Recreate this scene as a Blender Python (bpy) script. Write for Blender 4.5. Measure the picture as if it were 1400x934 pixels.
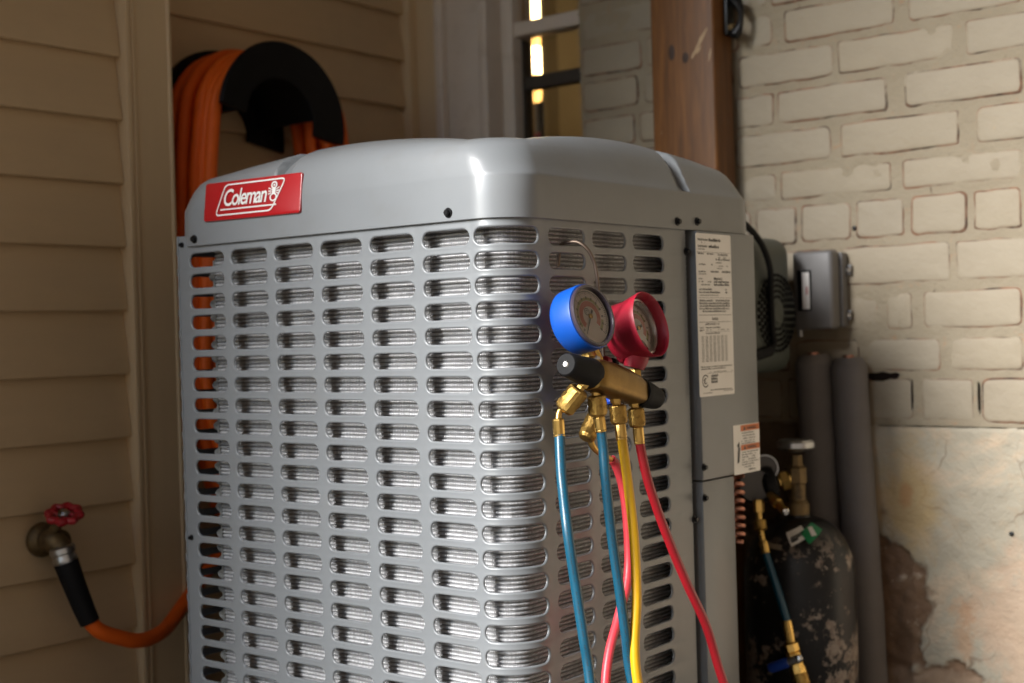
import bpy, bmesh, math, random
from mathutils import Vector, Matrix, noise
random.seed(7)
rnd = random.uniform
D = bpy.data
for o in list(D.objects): D.objects.remove(o)
scene = bpy.context.scene
COL = scene.collection

# ------------------------------------------------------------------ camera
F = 1847.09
CAM = Vector((0.943087, -1.18932927, 0.68801159))
RX = Vector((0.78339923, 0.62086795, -0.02843655))
UX = Vector((0.01831908, 0.02266716, 0.99957522))
FW = Vector((-0.62124879, 0.78358738, -0.00638371))
cd = D.cameras.new('camera'); cam = D.objects.new('camera', cd); COL.objects.link(cam)
cam.matrix_world = Matrix(((RX.x, UX.x, -FW.x, CAM.x), (RX.y, UX.y, -FW.y, CAM.y), (RX.z, UX.z, -FW.z, CAM.z), (0, 0, 0, 1)))
cd.sensor_width = 36; cd.lens = 36 * F / 1400; cd.clip_start = 0.05; cd.clip_end = 500
cd.dof.use_dof = True; cd.dof.focus_distance = 1.55; cd.dof.aperture_fstop = 4.2
scene.camera = cam

# ------------------------------------------------------------------ light
SUN_EL, SUN_AZ = math.radians(29), math.radians(202)      # from the open yard side, over the right shoulder
w = D.worlds.new('World'); scene.world = w; w.use_nodes = True
wn = w.node_tree; bg = wn.nodes['Background']
sky = wn.nodes.new('ShaderNodeTexSky'); sky.sky_type = 'NISHITA'; sky.sun_disc = False
sky.sun_elevation = SUN_EL; sky.sun_rotation = SUN_AZ; sky.dust_density = 0.25; sky.air_density = 1.0
wn.links.new(sky.outputs[0], bg.inputs[0]); bg.inputs[1].default_value = 0.10
sl = D.lights.new('sun', 'SUN'); sl.energy = 5.0; sl.angle = math.radians(36); sl.color = (1, .975, .94)
so = D.objects.new('sun', sl); COL.objects.link(so)
sv = Vector((math.sin(SUN_AZ) * math.cos(SUN_EL), math.cos(SUN_AZ) * math.cos(SUN_EL), math.sin(SUN_EL)))
so.rotation_euler = sv.to_track_quat('Z', 'Y').to_euler()
scene.view_settings.view_transform = 'Standard'; scene.view_settings.look = 'None'
scene.view_settings.exposure = 1.84; scene.view_settings.gamma = 1
scene.render.engine = 'CYCLES'
scene.cycles.use_denoising = True
scene.cycles.max_bounces = 8; scene.cycles.caustics_reflective = False; scene.cycles.caustics_refractive = False
scene.cycles.sample_clamp_indirect = 4

# ------------------------------------------------------------------ geometry helpers
def at(px, py, ax, v):
    """world point seen at photo pixel (1400 wide) that lies on the plane ax = v"""
    d = FW + RX * ((px - 700) / F) - UX * ((py - 467) / F)
    i = 'xyz'.index(ax)
    return CAM + d * ((v - CAM[i]) / d[i])

class MB:
    def __init__(s): s.v = []; s.f = []; s.m = []
    def add(s, v, f, mi=0):
        n = len(s.v); s.v += [Vector(p) for p in v]; s.f += [tuple(n + i for i in q) for q in f]; s.m += [mi] * len(f); return s
    def box(s, x0, x1, y0, y1, z0, z1, b=0.0, mi=0, seg=2):
        bm = bmesh.new(); bmesh.ops.create_cube(bm, size=1)
        for p in bm.verts: p.co = Vector(((x0 + x1) / 2 + p.co.x * (x1 - x0), (y0 + y1) / 2 + p.co.y * (y1 - y0), (z0 + z1) / 2 + p.co.z * (z1 - z0)))
        if b: bmesh.ops.bevel(bm, geom=bm.edges[:], offset=b, segments=seg, profile=.5, affect='EDGES')
        bm.verts.index_update(); s.add([p.co.copy() for p in bm.verts], [[q.index for q in f.verts] for f in bm.faces], mi); bm.free(); return s
    def tube(s, pts, r, n=12, cap=True, res=0, mi=0):
        P = spline(pts, res) if res else [Vector(p) for p in pts]
        R = r if callable(r) else (lambda t: r)
        T = [(P[min(i + 1, len(P) - 1)] - P[max(i - 1, 0)]).normalized() for i in range(len(P))]
        a = T[0].orthogonal().normalized(); V = []; Fc = []
        for i, p in enumerate(P):
            a = (a - T[i] * a.dot(T[i])).normalized(); b = T[i].cross(a); rr = R(i / (len(P) - 1))
            V += [p + (a * math.cos(2 * math.pi * k / n) + b * math.sin(2 * math.pi * k / n)) * rr for k in range(n)]
        for i in range(len(P) - 1):
            for k in range(n): Fc.append((i * n + k, i * n + (k + 1) % n, (i + 1) * n + (k + 1) % n, (i + 1) * n + k))
        if cap: Fc += [tuple(range(n))[::-1], tuple((len(P) - 1) * n + k for k in range(n))]
        return s.add(V, Fc, mi)
    def lathe(s, o, ax, prof, n=32, mi=0, phase=0.0, fn=None, cap=True):
        """prof: (radius, distance along ax) pairs; ax is the axis of turning"""
        ax = Vector(ax).normalized(); o = Vector(o)
        a = ax.cross(Vector((0, 0, 1)))
        a = ax.orthogonal().normalized() if a.length < .05 else a.normalized()
        b = ax.cross(a); V = []; Fc = []
        for i, (r, h) in enumerate(prof):
            for k in range(n):
                t = 2 * math.pi * k / n + phase; rr = r + (fn(i, k) if fn else 0)
                V.append(o + ax * h + (a * math.cos(t) + b * math.sin(t)) * rr)
        for i in range(len(prof) - 1):
            for k in range(n): Fc.append((i * n + k, i * n + (k + 1) % n, (i + 1) * n + (k + 1) % n, (i + 1) * n + k))
        if cap: Fc += [tuple(range(n))[::-1], tuple((len(prof) - 1) * n + k for k in range(n))]
        return s.add(V, Fc, mi)
    def build(s, name, mats, parent=None, smooth=True, angle=35, weld=0.0, fixn=True):
        me = D.meshes.new(name); loc = WL.get(parent.name, Vector((0, 0, 0))) if parent else Vector((0, 0, 0))
        me.from_pydata([p - loc for p in s.v], [], s.f)
        mats = mats if isinstance(mats, (list, tuple)) else [mats]
        for m in mats: me.materials.append(m)
        for p, i in zip(me.polygons, s.m): p.material_index = i
        bm = bmesh.new(); bm.from_mesh(me)
        if weld: bmesh.ops.remove_doubles(bm, verts=bm.verts, dist=weld)
        if fixn: bmesh.ops.recalc_face_normals(bm, faces=bm.faces)
        for e in bm.edges:
            e.smooth = not (len(e.link_faces) == 2 and e.calc_face_angle(0) > math.radians(angle))
        for f in bm.faces: f.smooth = smooth
        bm.to_mesh(me); bm.free()
        o = D.objects.new(name, me); COL.objects.link(o)
        if parent: o.parent = parent
        WL[o.name] = loc.copy()
        return o
WL = {}
def spline(pts, res):
    P = [Vector(p) for p in pts]; out = []
    for i in range(len(P) - 1):
        p0 = P[i - 1] if i else P[0] * 2 - P[1]; p1, p2 = P[i], P[i + 1]; p3 = P[i + 2] if i + 2 < len(P) else P[-1] * 2 - P[-2]
        for k in range(res):
            t = k / res
            out.append(.5 * ((2 * p1) + (p2 - p0) * t + (2 * p0 - 5 * p1 + 4 * p2 - p3) * t * t + (3 * p1 - p0 - 3 * p2 + p3) * t ** 3))
    return out + [P[-1]]
def thing(name, label, cat, loc=(0, 0, 0), group=None):
    o = D.objects.new(name, None); COL.objects.link(o); o.location = loc; o.empty_display_size = .05
    WL[o.name] = Vector(loc); o['label'] = label; o['category'] = cat
    if group: o['group'] = group
    return o
def struct(o): o['kind'] = 'structure'; return o
def lab(o, s): o['label'] = s; return o
def dup(o, parent, off=(0, 0, 0), rot=None):
    c = o.copy(); COL.objects.link(c); c.parent = parent; c.location = o.location + Vector(off); WL[c.name] = WL[o.name]; return c
FONT = None
def text_mb(body, origin, xdir, ydir, size, shear=0.0, bold=0.0, depth=0.0, align='LEFT', spacing=1.0):
    cu = D.curves.new('t', 'FONT'); cu.body = body; cu.size = size; cu.shear = shear; cu.offset = bold * size; cu.extrude = depth
    cu.align_x = align; cu.space_character = spacing; cu.resolution_u = 4
    o = D.objects.new('t', cu); COL.objects.link(o); bpy.context.view_layer.update()
    me = D.meshes.new_from_object(o.evaluated_get(bpy.context.evaluated_depsgraph_get()))
    x, y = Vector(xdir).normalized(), Vector(ydir).normalized(); n = x.cross(y); og = Vector(origin)
    v = [og + x * p.co.x + y * p.co.y + n * p.co.z for p in me.vertices]; f = [tuple(p.vertices) for p in me.polygons]
    D.objects.remove(o); D.meshes.remove(me); D.curves.remove(cu)
    return v, f

# ------------------------------------------------------------------ material helpers
def N(nt, t, **kw):
    n = nt.nodes.new(t)
    for k, v in kw.items():
        if k in n.inputs: n.inputs[k].default_value = v
        else: setattr(n, k, v)
    return n
def nz(nt, scale, detail=4, rough=.55, vec=None, dist=0.0, coord='Object', stretch=None):
    n = N(nt, 'ShaderNodeTexNoise', Scale=scale, Detail=detail, Roughness=rough, Distortion=dist)
    if vec is None:
        tc = N(nt, 'ShaderNodeTexCoord'); vec = tc.outputs[coord]
        if stretch:
            mp = N(nt, 'ShaderNodeMapping'); mp.inputs['Scale'].default_value = stretch; nt.links.new(vec, mp.inputs[0]); vec = mp.outputs[0]
    nt.links.new(vec, n.inputs['Vector']); return n.outputs[0]
def ramp(nt, fac, a, b, ca=(0, 0, 0, 1), cb=(1, 1, 1, 1)):
    r = N(nt, 'ShaderNodeValToRGB'); e = r.color_ramp.elements
    e[0].position = a; e[1].position = b; e[0].color = ca; e[1].color = cb
    nt.links.new(fac, r.inputs[0]); return r.outputs[0]
def mix(nt, fac, a, b, mode='MIX'):
    m = N(nt, 'ShaderNodeMixRGB', blend_type=mode)
    for i, v in ((0, fac), (1, a), (2, b)):
        if isinstance(v, bpy.types.NodeSocket): nt.links.new(v, m.inputs[i])
        else: m.inputs[i].default_value = v if not isinstance(v, tuple) else (*v[:3], 1)
    return m.outputs[0]
def math_(nt, op, a, b=0.0):
    m = N(nt, 'ShaderNodeMath', operation=op)
    for i, v in ((0, a), (1, b)):
        if isinstance(v, bpy.types.NodeSocket): nt.links.new(v, m.inputs[i])
        else: m.inputs[i].default_value = v
    return m.outputs[0]
def bump(nt, b, h, strength=.3, dist=.001):
    n = N(nt, 'ShaderNodeBump', Strength=strength, Distance=dist); nt.links.new(h, n.inputs['Height'])
    prev = b.inputs['Normal'].links
    if prev: nt.links.new(prev[0].from_socket, n.inputs['Normal'])
    nt.links.new(n.outputs[0], b.inputs['Normal'])
def new(name):
    m = D.materials.new(name); m.use_nodes = True; nt = m.node_tree; return m, nt, nt.nodes['Principled BSDF']
def mat(name, col, rough=.5, metal=0.0, var=.15, vs=30, rvar=.1, bmp=0.0, bs=200, bd=.0005, coat=0.0, spec=.5, stretch=None, dirt=None, dth=(.5, .7), ds=12):
    m, nt, b = new(name)
    n = nz(nt, vs, stretch=stretch)
    c = mix(nt, n, tuple(x * (1 - var) for x in col), tuple(min(1, x * (1 + var)) for x in col))
    if dirt:
        d = ramp(nt, nz(nt, ds, 6, .65), *dth); c = mix(nt, d, c, dirt)
    nt.links.new(c, b.inputs['Base Color'])
    rr = N(nt, 'ShaderNodeMapRange'); rr.inputs['To Min'].default_value = max(.02, rough - rvar); rr.inputs['To Max'].default_value = min(1, rough + rvar)
    nt.links.new(nz(nt, vs * .6, 5, .6), rr.inputs[0]); nt.links.new(rr.outputs[0], b.inputs['Roughness'])
    b.inputs['Metallic'].default_value = metal; b.inputs['Specular IOR Level'].default_value = spec
    if coat: b.inputs['Coat Weight'].default_value = coat; b.inputs['Coat Roughness'].default_value = .12
    if bmp: bump(nt, b, nz(nt, bs, 4, .6, stretch=stretch), bmp, bd)
    return m
def emis(name, col, s):
    m, nt, b = new(name); b.inputs['Emission Color'].default_value = (*col, 1); b.inputs['Emission Strength'].default_value = s
    b.inputs['Base Color'].default_value = (*[min(.9, c) for c in col], 1); return m
def glass(name, tint=(1, 1, 1), ref=.06):
    m = D.materials.new(name); m.use_nodes = True; nt = m.node_tree; nt.nodes.remove(nt.nodes['Principled BSDF'])
    out = nt.nodes['Material Output']; t = N(nt, 'ShaderNodeBsdfTransparent'); t.inputs[0].default_value = (*tint, 1)
    g = N(nt, 'ShaderNodeBsdfGlossy', Roughness=.05); fr = N(nt, 'ShaderNodeFresnel', IOR=1.45); mx = N(nt, 'ShaderNodeMixShader')
    nt.links.new(fr.outputs[0], mx.inputs[0]); nt.links.new(t.outputs[0], mx.inputs[1]); nt.links.new(g.outputs[0], mx.inputs[2])
    nt.links.new(mx.outputs[0], out.inputs[0]); return m

# painted steel of the unit: gloss grey enamel with orange peel and slight oil-canning
def steel_paint():
    m, nt, b = new('grey_enamel')
    c = mix(nt, nz(nt, 9, 5, .6), (.172, .184, .194), (.204, .216, .226))
    c = mix(nt, math_(nt, 'MULTIPLY', ramp(nt, nz(nt, 7, 7, .7), .52, .78), .35), c, (.155, .147, .135))
    nt.links.new(c, b.inputs['Base Color'])
    rr = N(nt, 'ShaderNodeMapRange'); rr.inputs['To Min'].default_value = .30; rr.inputs['To Max'].default_value = .42
    nt.links.new(nz(nt, 25, 5, .65), rr.inputs[0]); nt.links.new(rr.outputs[0], b.inputs['Roughness'])
    b.inputs['Coat Weight'].default_value = .22; b.inputs['Coat Roughness'].default_value = .22
    bump(nt, b, nz(nt, 900, 2, .5), .12, .0003); bump(nt, b, nz(nt, 5, 2, .5), .5, .008)
    return m
M = {}
M['enamel'] = steel_paint()
M['enamel_inner'] = mat('inner_steel', (.2, .2, .19), .5, .2)  # plain grey steel for the unit's inner and rear parts
M['black_plastic'] = mat('black_plastic', (.007, .007, .0075), .55, 0, .2, 40, .08, .2, 300, .0003, spec=.15)
M['black_rubber'] = mat('black_rubber', (.006, .006, .0065), .68, 0, .25, 60, .1, .3, 250, .0004, spec=.2)
M['screw_black'] = mat('blackened_screw', (.012, .012, .013), .35, .5)
M['brass'] = mat('brass', (.62, .40, .12), .30, 1, .22, 90, .1, .15, 400, .0003, dirt=(.22, .12, .04), dth=(.6, .85), ds=60)
M['brass_knurl'] = mat('knurled_brass', (.40, .25, .07), .42, 1, .25, 120, .1, .5, 500, .0006, dirt=(.15, .085, .025), dth=(.5, .7), ds=120)
M['brass_dark'] = mat('tarnished_brass', (.22, .135, .042), .44, 1, .25, 60, .08, .2, 300, .0003, dirt=(.14, .075, .028), dth=(.5, .8), ds=45)
M['chrome'] = mat('chrome', (.62, .61, .59), .2, 1, .08, 80, .06)
M['zinc'] = mat('zinc', (.45, .45, .44), .38, 1, .15, 60, .1)
M['wire'] = mat('brown_steel_wire', (.16, .12, .095), .35, .9, .2, 60)
M['blue_boot'] = mat('blue_rubber_boot', (.002, .065, .36), .42, 0, .1, 40, .08, .15, 250, .0003, dirt=(.06, .20, .60), dth=(.68, .82), ds=70)
M['red_boot'] = mat('red_rubber_boot', (.30, .008, .024), .45, 0, .15, 40, .08, .2, 220, .0003, dirt=(.46, .08, .09), dth=(.62, .85), ds=50)
M['blue_hose'] = mat('blue_hose', (.004, .066, .115), .36, 0, .12, 60, .06, .2, 350, .0004, coat=.15, dirt=(.02, .10, .16), dth=(.66, .8), ds=90)
M['yellow_hose'] = mat('yellow_hose', (.68, .37, .006), .36, 0, .06, 60, .06, .2, 350, .0004, coat=.15, dirt=(.25, .15, .03), dth=(.76, .84), ds=45)
M['red_hose'] = mat('red_hose', (.34, .008, .016), .36, 0, .1, 60, .06, .2, 350, .0004, coat=.15)
M['pink_hose'] = mat('faded_red_hose', (.58, .045, .06), .4, 0, .1, 60, .06, .2, 350, .0004)
M['orange_hose'] = mat('orange_hose', (.92, .145, .006), .6, 0, .12, 30, .06, .3, 300, .0006)
M['white_print'] = mat('white_print', (.72, .71, .68), .45, 0, .03, 40, .05)
M['paper'] = mat('label_paper', (.84, .825, .80), .35, 0, .04, 25, .06, coat=.2)
M['ink'] = mat('black_ink', (.03, .03, .03), .5, 0, .1)
M['ink_grey'] = mat('grey_ink', (.15, .145, .14), .5, 0, .1)
M['label_orange'] = mat('warning_orange', (.62, .16, .03), .45, 0, .05)
M['badge_red'] = mat('badge_red', (.36, .006, .010), .3, 0, .06, 20, .05, coat=.4)
M['dial_white'] = mat('dial_white', (.86, .78, .74), .5, 0, .05)
M['dial_red'] = mat('dial_red', (.60, .20, .16), .5, 0, .1)
M['dial_olive'] = mat('dial_olive', (.48, .44, .22), .5, 0, .1)
M['bezel'] = mat('dark_purple_bezel', (.045, .035, .05), .25, 0, .2, 60, coat=.3)
M['lens'] = glass('gauge_lens')
M['pane'] = glass('window_pane', (.9, .9, .86))
M['siding'] = mat('tan_vinyl_siding', (.62, .46, .275), .55, 0, .06, 6, .06, .35, 60, .0006, stretch=(8, .6, 8), dirt=(.54, .40, .245), dth=(.5, .8), ds=5)
M['trim'] = mat('tan_vinyl_trim', (.66, .50, .305), .5, 0, .05, 6, .06, .2, 60, .0004, stretch=(8, 8, .6))
M['casing'] = mat('greyish_window_paint', (.70, .61, .52), .5, 0, .08, 8, .06, .3, 90, .0006, dirt=(.56, .47, .38), dth=(.55, .8), ds=14)
M['screen_frame'] = mat('dark_screen_frame', (.07, .06, .05), .45, .2)
M['green_shell'] = mat('dark_green_shell', (.06, .07, .058), .5, 0, .15, 30, .08, .2, 200, .0004)
M['grey_box'] = mat('grey_plastic_box', (.155, .15, .148), .45, 0, .06, 20, .06, .2, 300, .0003)
M['foam'] = mat('grey_pipe_foam', (.19, .178, .175), .85, 0, .12, 25, .05, .6, 260, .0012, spec=.25)
M['copper'] = mat('copper', (.55, .26, .18), .4, 1, .2, 60)
M['red_paint'] = mat('red_painted_iron', (.36, .012, .02), .4, .0, .2, 60, .1, dirt=(.2, .03, .025), dth=(.55, .75), ds=90)
M['old_brass'] = mat('weathered_bronze', (.17, .115, .05), .55, .7, .35, 60, .1, .4, 150, .001, dirt=(.06, .045, .03), dth=(.45, .7), ds=60)
M['blue_lever'] = mat('blue_vinyl_grip', (.012, .06, .42), .35, 0, .1)
M['tan_fabric'] = mat('tan_fabric', (.50, .46, .40), .9, 0, .1, 20)
M['pink'] = mat('pink_plastic', (.6, .02, .11), .5)
M['dark_wood'] = mat('dark_furniture', (.02, .012, .01), .5)
M['lamp'] = emis('lamp_glow', (1, .50, .13), 1.5)
M['lamp_core'] = emis('lamp_core', (1, .68, .30), 6)
M['concrete'] = mat('concrete', (.11, .10, .088), .9, 0, .15, 4, .05, .5, 60, .004, dirt=(.07, .062, .052), dth=(.5, .75), ds=3)
M['soffit'] = mat('grey_brown_deck_boards', (.20, .155, .11), .8, 0, .2, 3, .05, .3, 60, .001, stretch=(1, 12, 1))
M['neighbour'] = mat('neighbour_brick', (.13, .10, .075), .85, 0, .25, 8, .05)

def wood_mat():
    m, nt, b = new('stained_wood_post')
    n1 = nz(nt, 22, 6, .6, dist=.6, stretch=(5, 5, .35)); n2 = nz(nt, 90, 4, .6, stretch=(6, 6, .2))
    c = ramp(nt, n1, .3, .72, (.085, .032, .006, 1), (.27, .108, .022, 1))
    c = mix(nt, math_(nt, 'MULTIPLY', n2, .55), c, (.10, .036, .008))
    c = mix(nt, ramp(nt, nz(nt, 16, 6, .7, stretch=(1.6, 1.6, .8)), .69, .74), c, (.5, .38, .25))
    nt.links.new(c, b.inputs['Base Color']); b.inputs['Roughness'].default_value = .5
    bump(nt, b, n2, .3, .0012); return m
M['wood'] = wood_mat()
M['knot'] = mat('wood_knot', (.035, .014, .006), .6)

def brick_paint():
    m, nt, b = new('cream_painted_brick')
    g = N(nt, 'ShaderNodeNewGeometry'); pos = g.outputs['Position']
    oi = N(nt, 'ShaderNodeObjectInfo')
    c = mix(nt, nz(nt, 11, 5, .6, pos), (.315, .258, .176), (.38, .32, .23))
    c = mix(nt, math_(nt, 'MULTIPLY', oi.outputs['Random'], .35), c, (.34, .30, .24))
    c = mix(nt, math_(nt, 'MULTIPLY', ramp(nt, nz(nt, 4, 6, .7, pos), .5, .75), .5), c, (.29, .24, .175))
    c = mix(nt, ramp(nt, nz(nt, 26, 6, .75, pos), .70, .76), c, (.50, .33, .16))
    c = mix(nt, ramp(nt, nz(nt, 60, 4, .7, pos), .72, .76), c, (.17, .10, .07))
    nt.links.new(c, b.inputs['Base Color']); b.inputs['Roughness'].default_value = .62
    bump(nt, b, nz(nt, 55, 6, .7, pos), .55, .004); bump(nt, b, nz(nt, 300, 3, .6, pos), .3, .0007); return m
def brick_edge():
    m, nt, b = new('worn_shaded_brick_edge')
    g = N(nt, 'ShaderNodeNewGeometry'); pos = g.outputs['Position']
    c = mix(nt, ramp(nt, nz(nt, 30, 4, .6, pos), .36, .58), (.055, .032, .022), (.26, .14, .085))  # rust is wear; the dark tone paints the shade in edge cracks
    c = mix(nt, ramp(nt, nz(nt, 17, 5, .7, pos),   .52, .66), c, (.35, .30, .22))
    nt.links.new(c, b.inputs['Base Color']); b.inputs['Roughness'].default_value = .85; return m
def mortar():
    m, nt, b = new('painted_mortar')
    g = N(nt, 'ShaderNodeNewGeometry'); pos = g.outputs['Position']
    c = mix(nt, nz(nt, 14, 5, .6, pos), (.30, .246, .168), (.362, .306, .22))
    c = mix(nt, ramp(nt, nz(nt, 35, 6, .75, pos), .60, .70), c, (.40, .25, .15))
    c = mix(nt, ramp(nt, nz(nt, 24, 6, .75, pos, .5), .66, .71), c, (.11, .07, .045))
    nt.links.new(c, b.inputs['Base Color']); b.inputs['Roughness'].default_value = .8
    bump(nt, b, nz(nt, 90, 6, .7, pos), .8, .005); return m
def parging():
    m, nt, b = new('flaking_parged_wall')
    g = N(nt, 'ShaderNodeNewGeometry'); pos = g.outputs['Position']; sx = N(nt, 'ShaderNodeSeparateXYZ'); nt.links.new(pos, sx.inputs[0])
    nA = nz(nt, 9, 7, .7, pos, .4); nB = nz(nt, 28, 6, .7, pos)
    def blob(cx, cz, rx, rz, soft=.35, rough=1.5):
        dx = math_(nt, 'DIVIDE', math_(nt, 'SUBTRACT', sx.outputs[0], cx), rx); dz = math_(nt, 'DIVIDE', math_(nt, 'SUBTRACT', sx.outputs[2], cz), rz)
        d = math_(nt, 'SQRT', math_(nt, 'ADD', math_(nt, 'MULTIPLY', dx, dx), math_(nt, 'MULTIPLY', dz, dz)))
        d = math_(nt, 'ADD', d, math_(nt, 'MULTIPLY', math_(nt, 'SUBTRACT', nA, .5), rough)); d = math_(nt, 'ADD', d, math_(nt, 'MULTIPLY', math_(nt, 'SUBTRACT', nB, .5), .8))
        return ramp(nt, d, 1 - soft / 2, 1 + soft / 2, (1, 1, 1, 1), (0, 0, 0, 1))
    c = mix(nt, nA, (.385, .335, .25), (.47, .425, .335))
    vo = N(nt, 'ShaderNodeTexVoronoi', feature='DISTANCE_TO_EDGE', Scale=7.0); wv = N(nt, 'ShaderNodeVectorMath', operation='ADD'); nn_ = N(nt, 'ShaderNodeTexNoise', Scale=12.0)
    nt.links.new(pos, nn_.inputs['Vector']); nt.links.new(pos, wv.inputs[0]); sc_ = N(nt, 'ShaderNodeVectorMath', operation='SCALE'); sc_.inputs['Scale'].default_value = .12; nt.links.new(nn_.outputs['Color'], sc_.inputs[0]); nt.links.new(sc_.outputs[0], wv.inputs[1]); nt.links.new(wv.outputs[0], vo.inputs['Vector'])
    crack = math_(nt, 'MULTIPLY', ramp(nt, vo.outputs['Distance'], .004, .014, (1, 1, 1, 1), (0, 0, 0, 1)), ramp(nt, nz(nt, 5, 3, .6, pos), .46, .56))
    c = mix(nt, math_(nt, 'MULTIPLY', ramp(nt, nz(nt, 34, 7, .75, pos), .52, .62), .5), c, (.47, .37, .255))
    c = mix(nt, math_(nt, 'MULTIPLY', crack, .75), c, (.20, .14, .09))
    c = mix(nt, ramp(nt, nz(nt, 55, 6, .75, pos), .68, .73), c, (.30, .19, .11))
    c = mix(nt, ramp(nt, nz(nt, 6, 6, .7, pos, .5), .48, .62), c, (.57, .44, .31))
    c = mix(nt, math_(nt, 'MULTIPLY', blob(.055, .40, .065, .13, 1.2), .75), c, (.52, .36, .16))
    c = mix(nt, math_(nt, 'MULTIPLY', blob(.05, .405, .016, .035, .9, 3.5), .6), c, (.50, .25, .10))
    c = mix(nt, math_(nt, 'MULTIPLY', blob(.30, .20, .17, .14, .5), .75), c, (.54, .38, .265))
    c = mix(nt, math_(nt, 'MULTIPLY', blob(.14, .17, .03, .06, .9, 3.5), .6), c, (.50, .29, .16))
    br = mix(nt, nB, (.16, .085, .045), (.30, .19, .115)); br = mix(nt, ramp(nt, nz(nt, 40, 5, .7, pos), .6, .72), br, (.48, .38, .28))
    at_ = N(nt, 'ShaderNodeAttribute', attribute_name='exposed'); c = mix(nt, at_.outputs['Fac'], c, br)
    c = mix(nt, math_(nt, 'MULTIPLY', blob(.12, .07, .16, .05, .5, 1.6), .85), c, (.40, .28, .19))
    c = mix(nt, blob(-.16, .44, .13, .19, .3, .8), c, mix(nt, nB, (.10, .065, .038), (.23, .16, .095)))
    nt.links.new(c, b.inputs['Base Color']); b.inputs['Roughness'].default_value = .75
    bump(nt, b, nA, .8, .012); bump(nt, b, nB, .9, .006); bump(nt, b, crack, -.6, .004); return m
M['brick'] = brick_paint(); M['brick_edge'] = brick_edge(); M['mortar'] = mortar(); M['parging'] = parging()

def tank_mat():
    m, nt, b = new('worn_black_tank_paint')
    g = N(nt, 'ShaderNodeNewGeometry'); pos = g.outputs['Position']; sx = N(nt, 'ShaderNodeSeparateXYZ'); nt.links.new(pos, sx.inputs[0])
    band = ramp(nt, sx.outputs[2], .325, .365, (1, 1, 1, 1), (.0, .0, .0, 1))
    n1 = nz(nt, 60, 7, .75, pos); n2 = nz(nt, 12, 3, .6, pos)
    chips = ramp(nt, math_(nt, 'ADD', n1, math_(nt, 'MULTIPLY', math_(nt, 'SUBTRACT', n2, .5), .9)), .55, .60)
    fac = math_(nt, 'MULTIPLY', chips, band)
    cc = mix(nt, nz(nt, 90, 3, .6, pos), (.10, .045, .022), (.42, .38, .33))
    c = mix(nt, fac, mix(nt, nz(nt, 20, 5, .6, pos), (.005, .005, .0055), (.013, .0125, .0125)), cc)
    nt.links.new(c, b.inputs['Base Color']); nt.links.new(math_(nt, 'ADD', math_(nt, 'MULTIPLY', fac, .4), .32), b.inputs['Roughness'])
    b.inputs['Specular IOR Level'].default_value = .3; bump(nt, b, fac, .4, .0008); return m
M['tank'] = tank_mat()

def coil_mat():
    m, nt, b = new('aluminium_fin_coil')
    tc = N(nt, 'ShaderNodeTexCoord'); uv = tc.outputs['UV']
    sep = N(nt, 'ShaderNodeSeparateXYZ'); nt.links.new(uv, sep.inputs[0])
    u, v = sep.outputs[0], sep.outputs[1]
    def mapped(sx, sy):
        mp = N(nt, 'ShaderNodeMapping'); mp.inputs['Scale'].default_value = (sx, sy, 1); nt.links.new(uv, mp.inputs[0]); return mp.outputs[0]
    jit = math_(nt, 'MULTIPLY', nz(nt, 9, 3, .5, uv), 1.6)
    fin = math_(nt, 'SINE', math_(nt, 'ADD', math_(nt, 'MULTIPLY', u, 2 * math.pi / .0027), jit))
    grain = nz(nt, 1, 2, .6, mapped(430, 190)); patch = nz(nt, 1, 4, .7, mapped(22, 30)); hair = nz(nt, 1, 1, .5, mapped(900, 12))
    k1 = math_(nt, 'ADD', math_(nt, 'MULTIPLY', fin, .24), math_(nt, 'ADD', math_(nt, 'MULTIPLY', grain, .7), math_(nt, 'MULTIPLY', hair, .4)))
    k1 = math_(nt, 'ADD', k1, math_(nt, 'MULTIPLY', math_(nt, 'SUBTRACT', patch, .5), .45))
    finm = ramp(nt, k1, .32, .78)
    tube_ = math_(nt, 'ABSOLUTE', math_(nt, 'SINE', math_(nt, 'MULTIPLY', math_(nt, 'SUBTRACT', v, .10), math.pi / .0051)))
    gap = ramp(nt, tube_, .25, .62)
    c = mix(nt, gap, (.24, .24, .24), mix(nt, finm, (.22, .22, .225), (.80, .80, .82)))  # gap tone paints the shade of the recesses between tubes
    nt.links.new(c, b.inputs['Base Color']); b.inputs['Metallic'].default_value = .35; b.inputs['Roughness'].default_value = .34
    bump(nt, b, k1, .6, .0009); return m
M['coil'] = coil_mat()

# ------------------------------------------------------------------ setting
YB = .99          # face of the brick wall
XS, XR = -.92, -1.03   # face of the front and of the recessed siding
struct(MB().box(-30, 30, -30, 30, -.3, 0).build('ground', M['concrete'], smooth=False))

# roof of the alcove, above the frame
rf = thing('porch_roof', 'boarded porch roof above the unit, outside the picture', 'roof', (0, 0, 2.3))
k = 0
for i in range(22):
    x = -3 + i * .27
    MB().box(x, x + .262, -1.25, 1.3, 2.3, 2.33, .003).build('board', M['soffit'], rf)
MB().box(-3, 2.95, -1.30, -1.255, 2.28, 2.52, .004).build('fascia', M['trim'], rf)
MB().box(-3, 2.95, -1.253, 1.3, 2.335, 2.5).build('deck', M['soffit'], rf)
nb = thing('neighbour_wall', 'plain brown wall of the next building, outside the picture', 'wall', (1.3, 0, 0))
MB().box(1.3, 1.5, -7, 3, 0, 2.29).box(1.3, 1.5, -7, 3, 2.53, 7).build('wall', M['neighbour'], nb, False)

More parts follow.
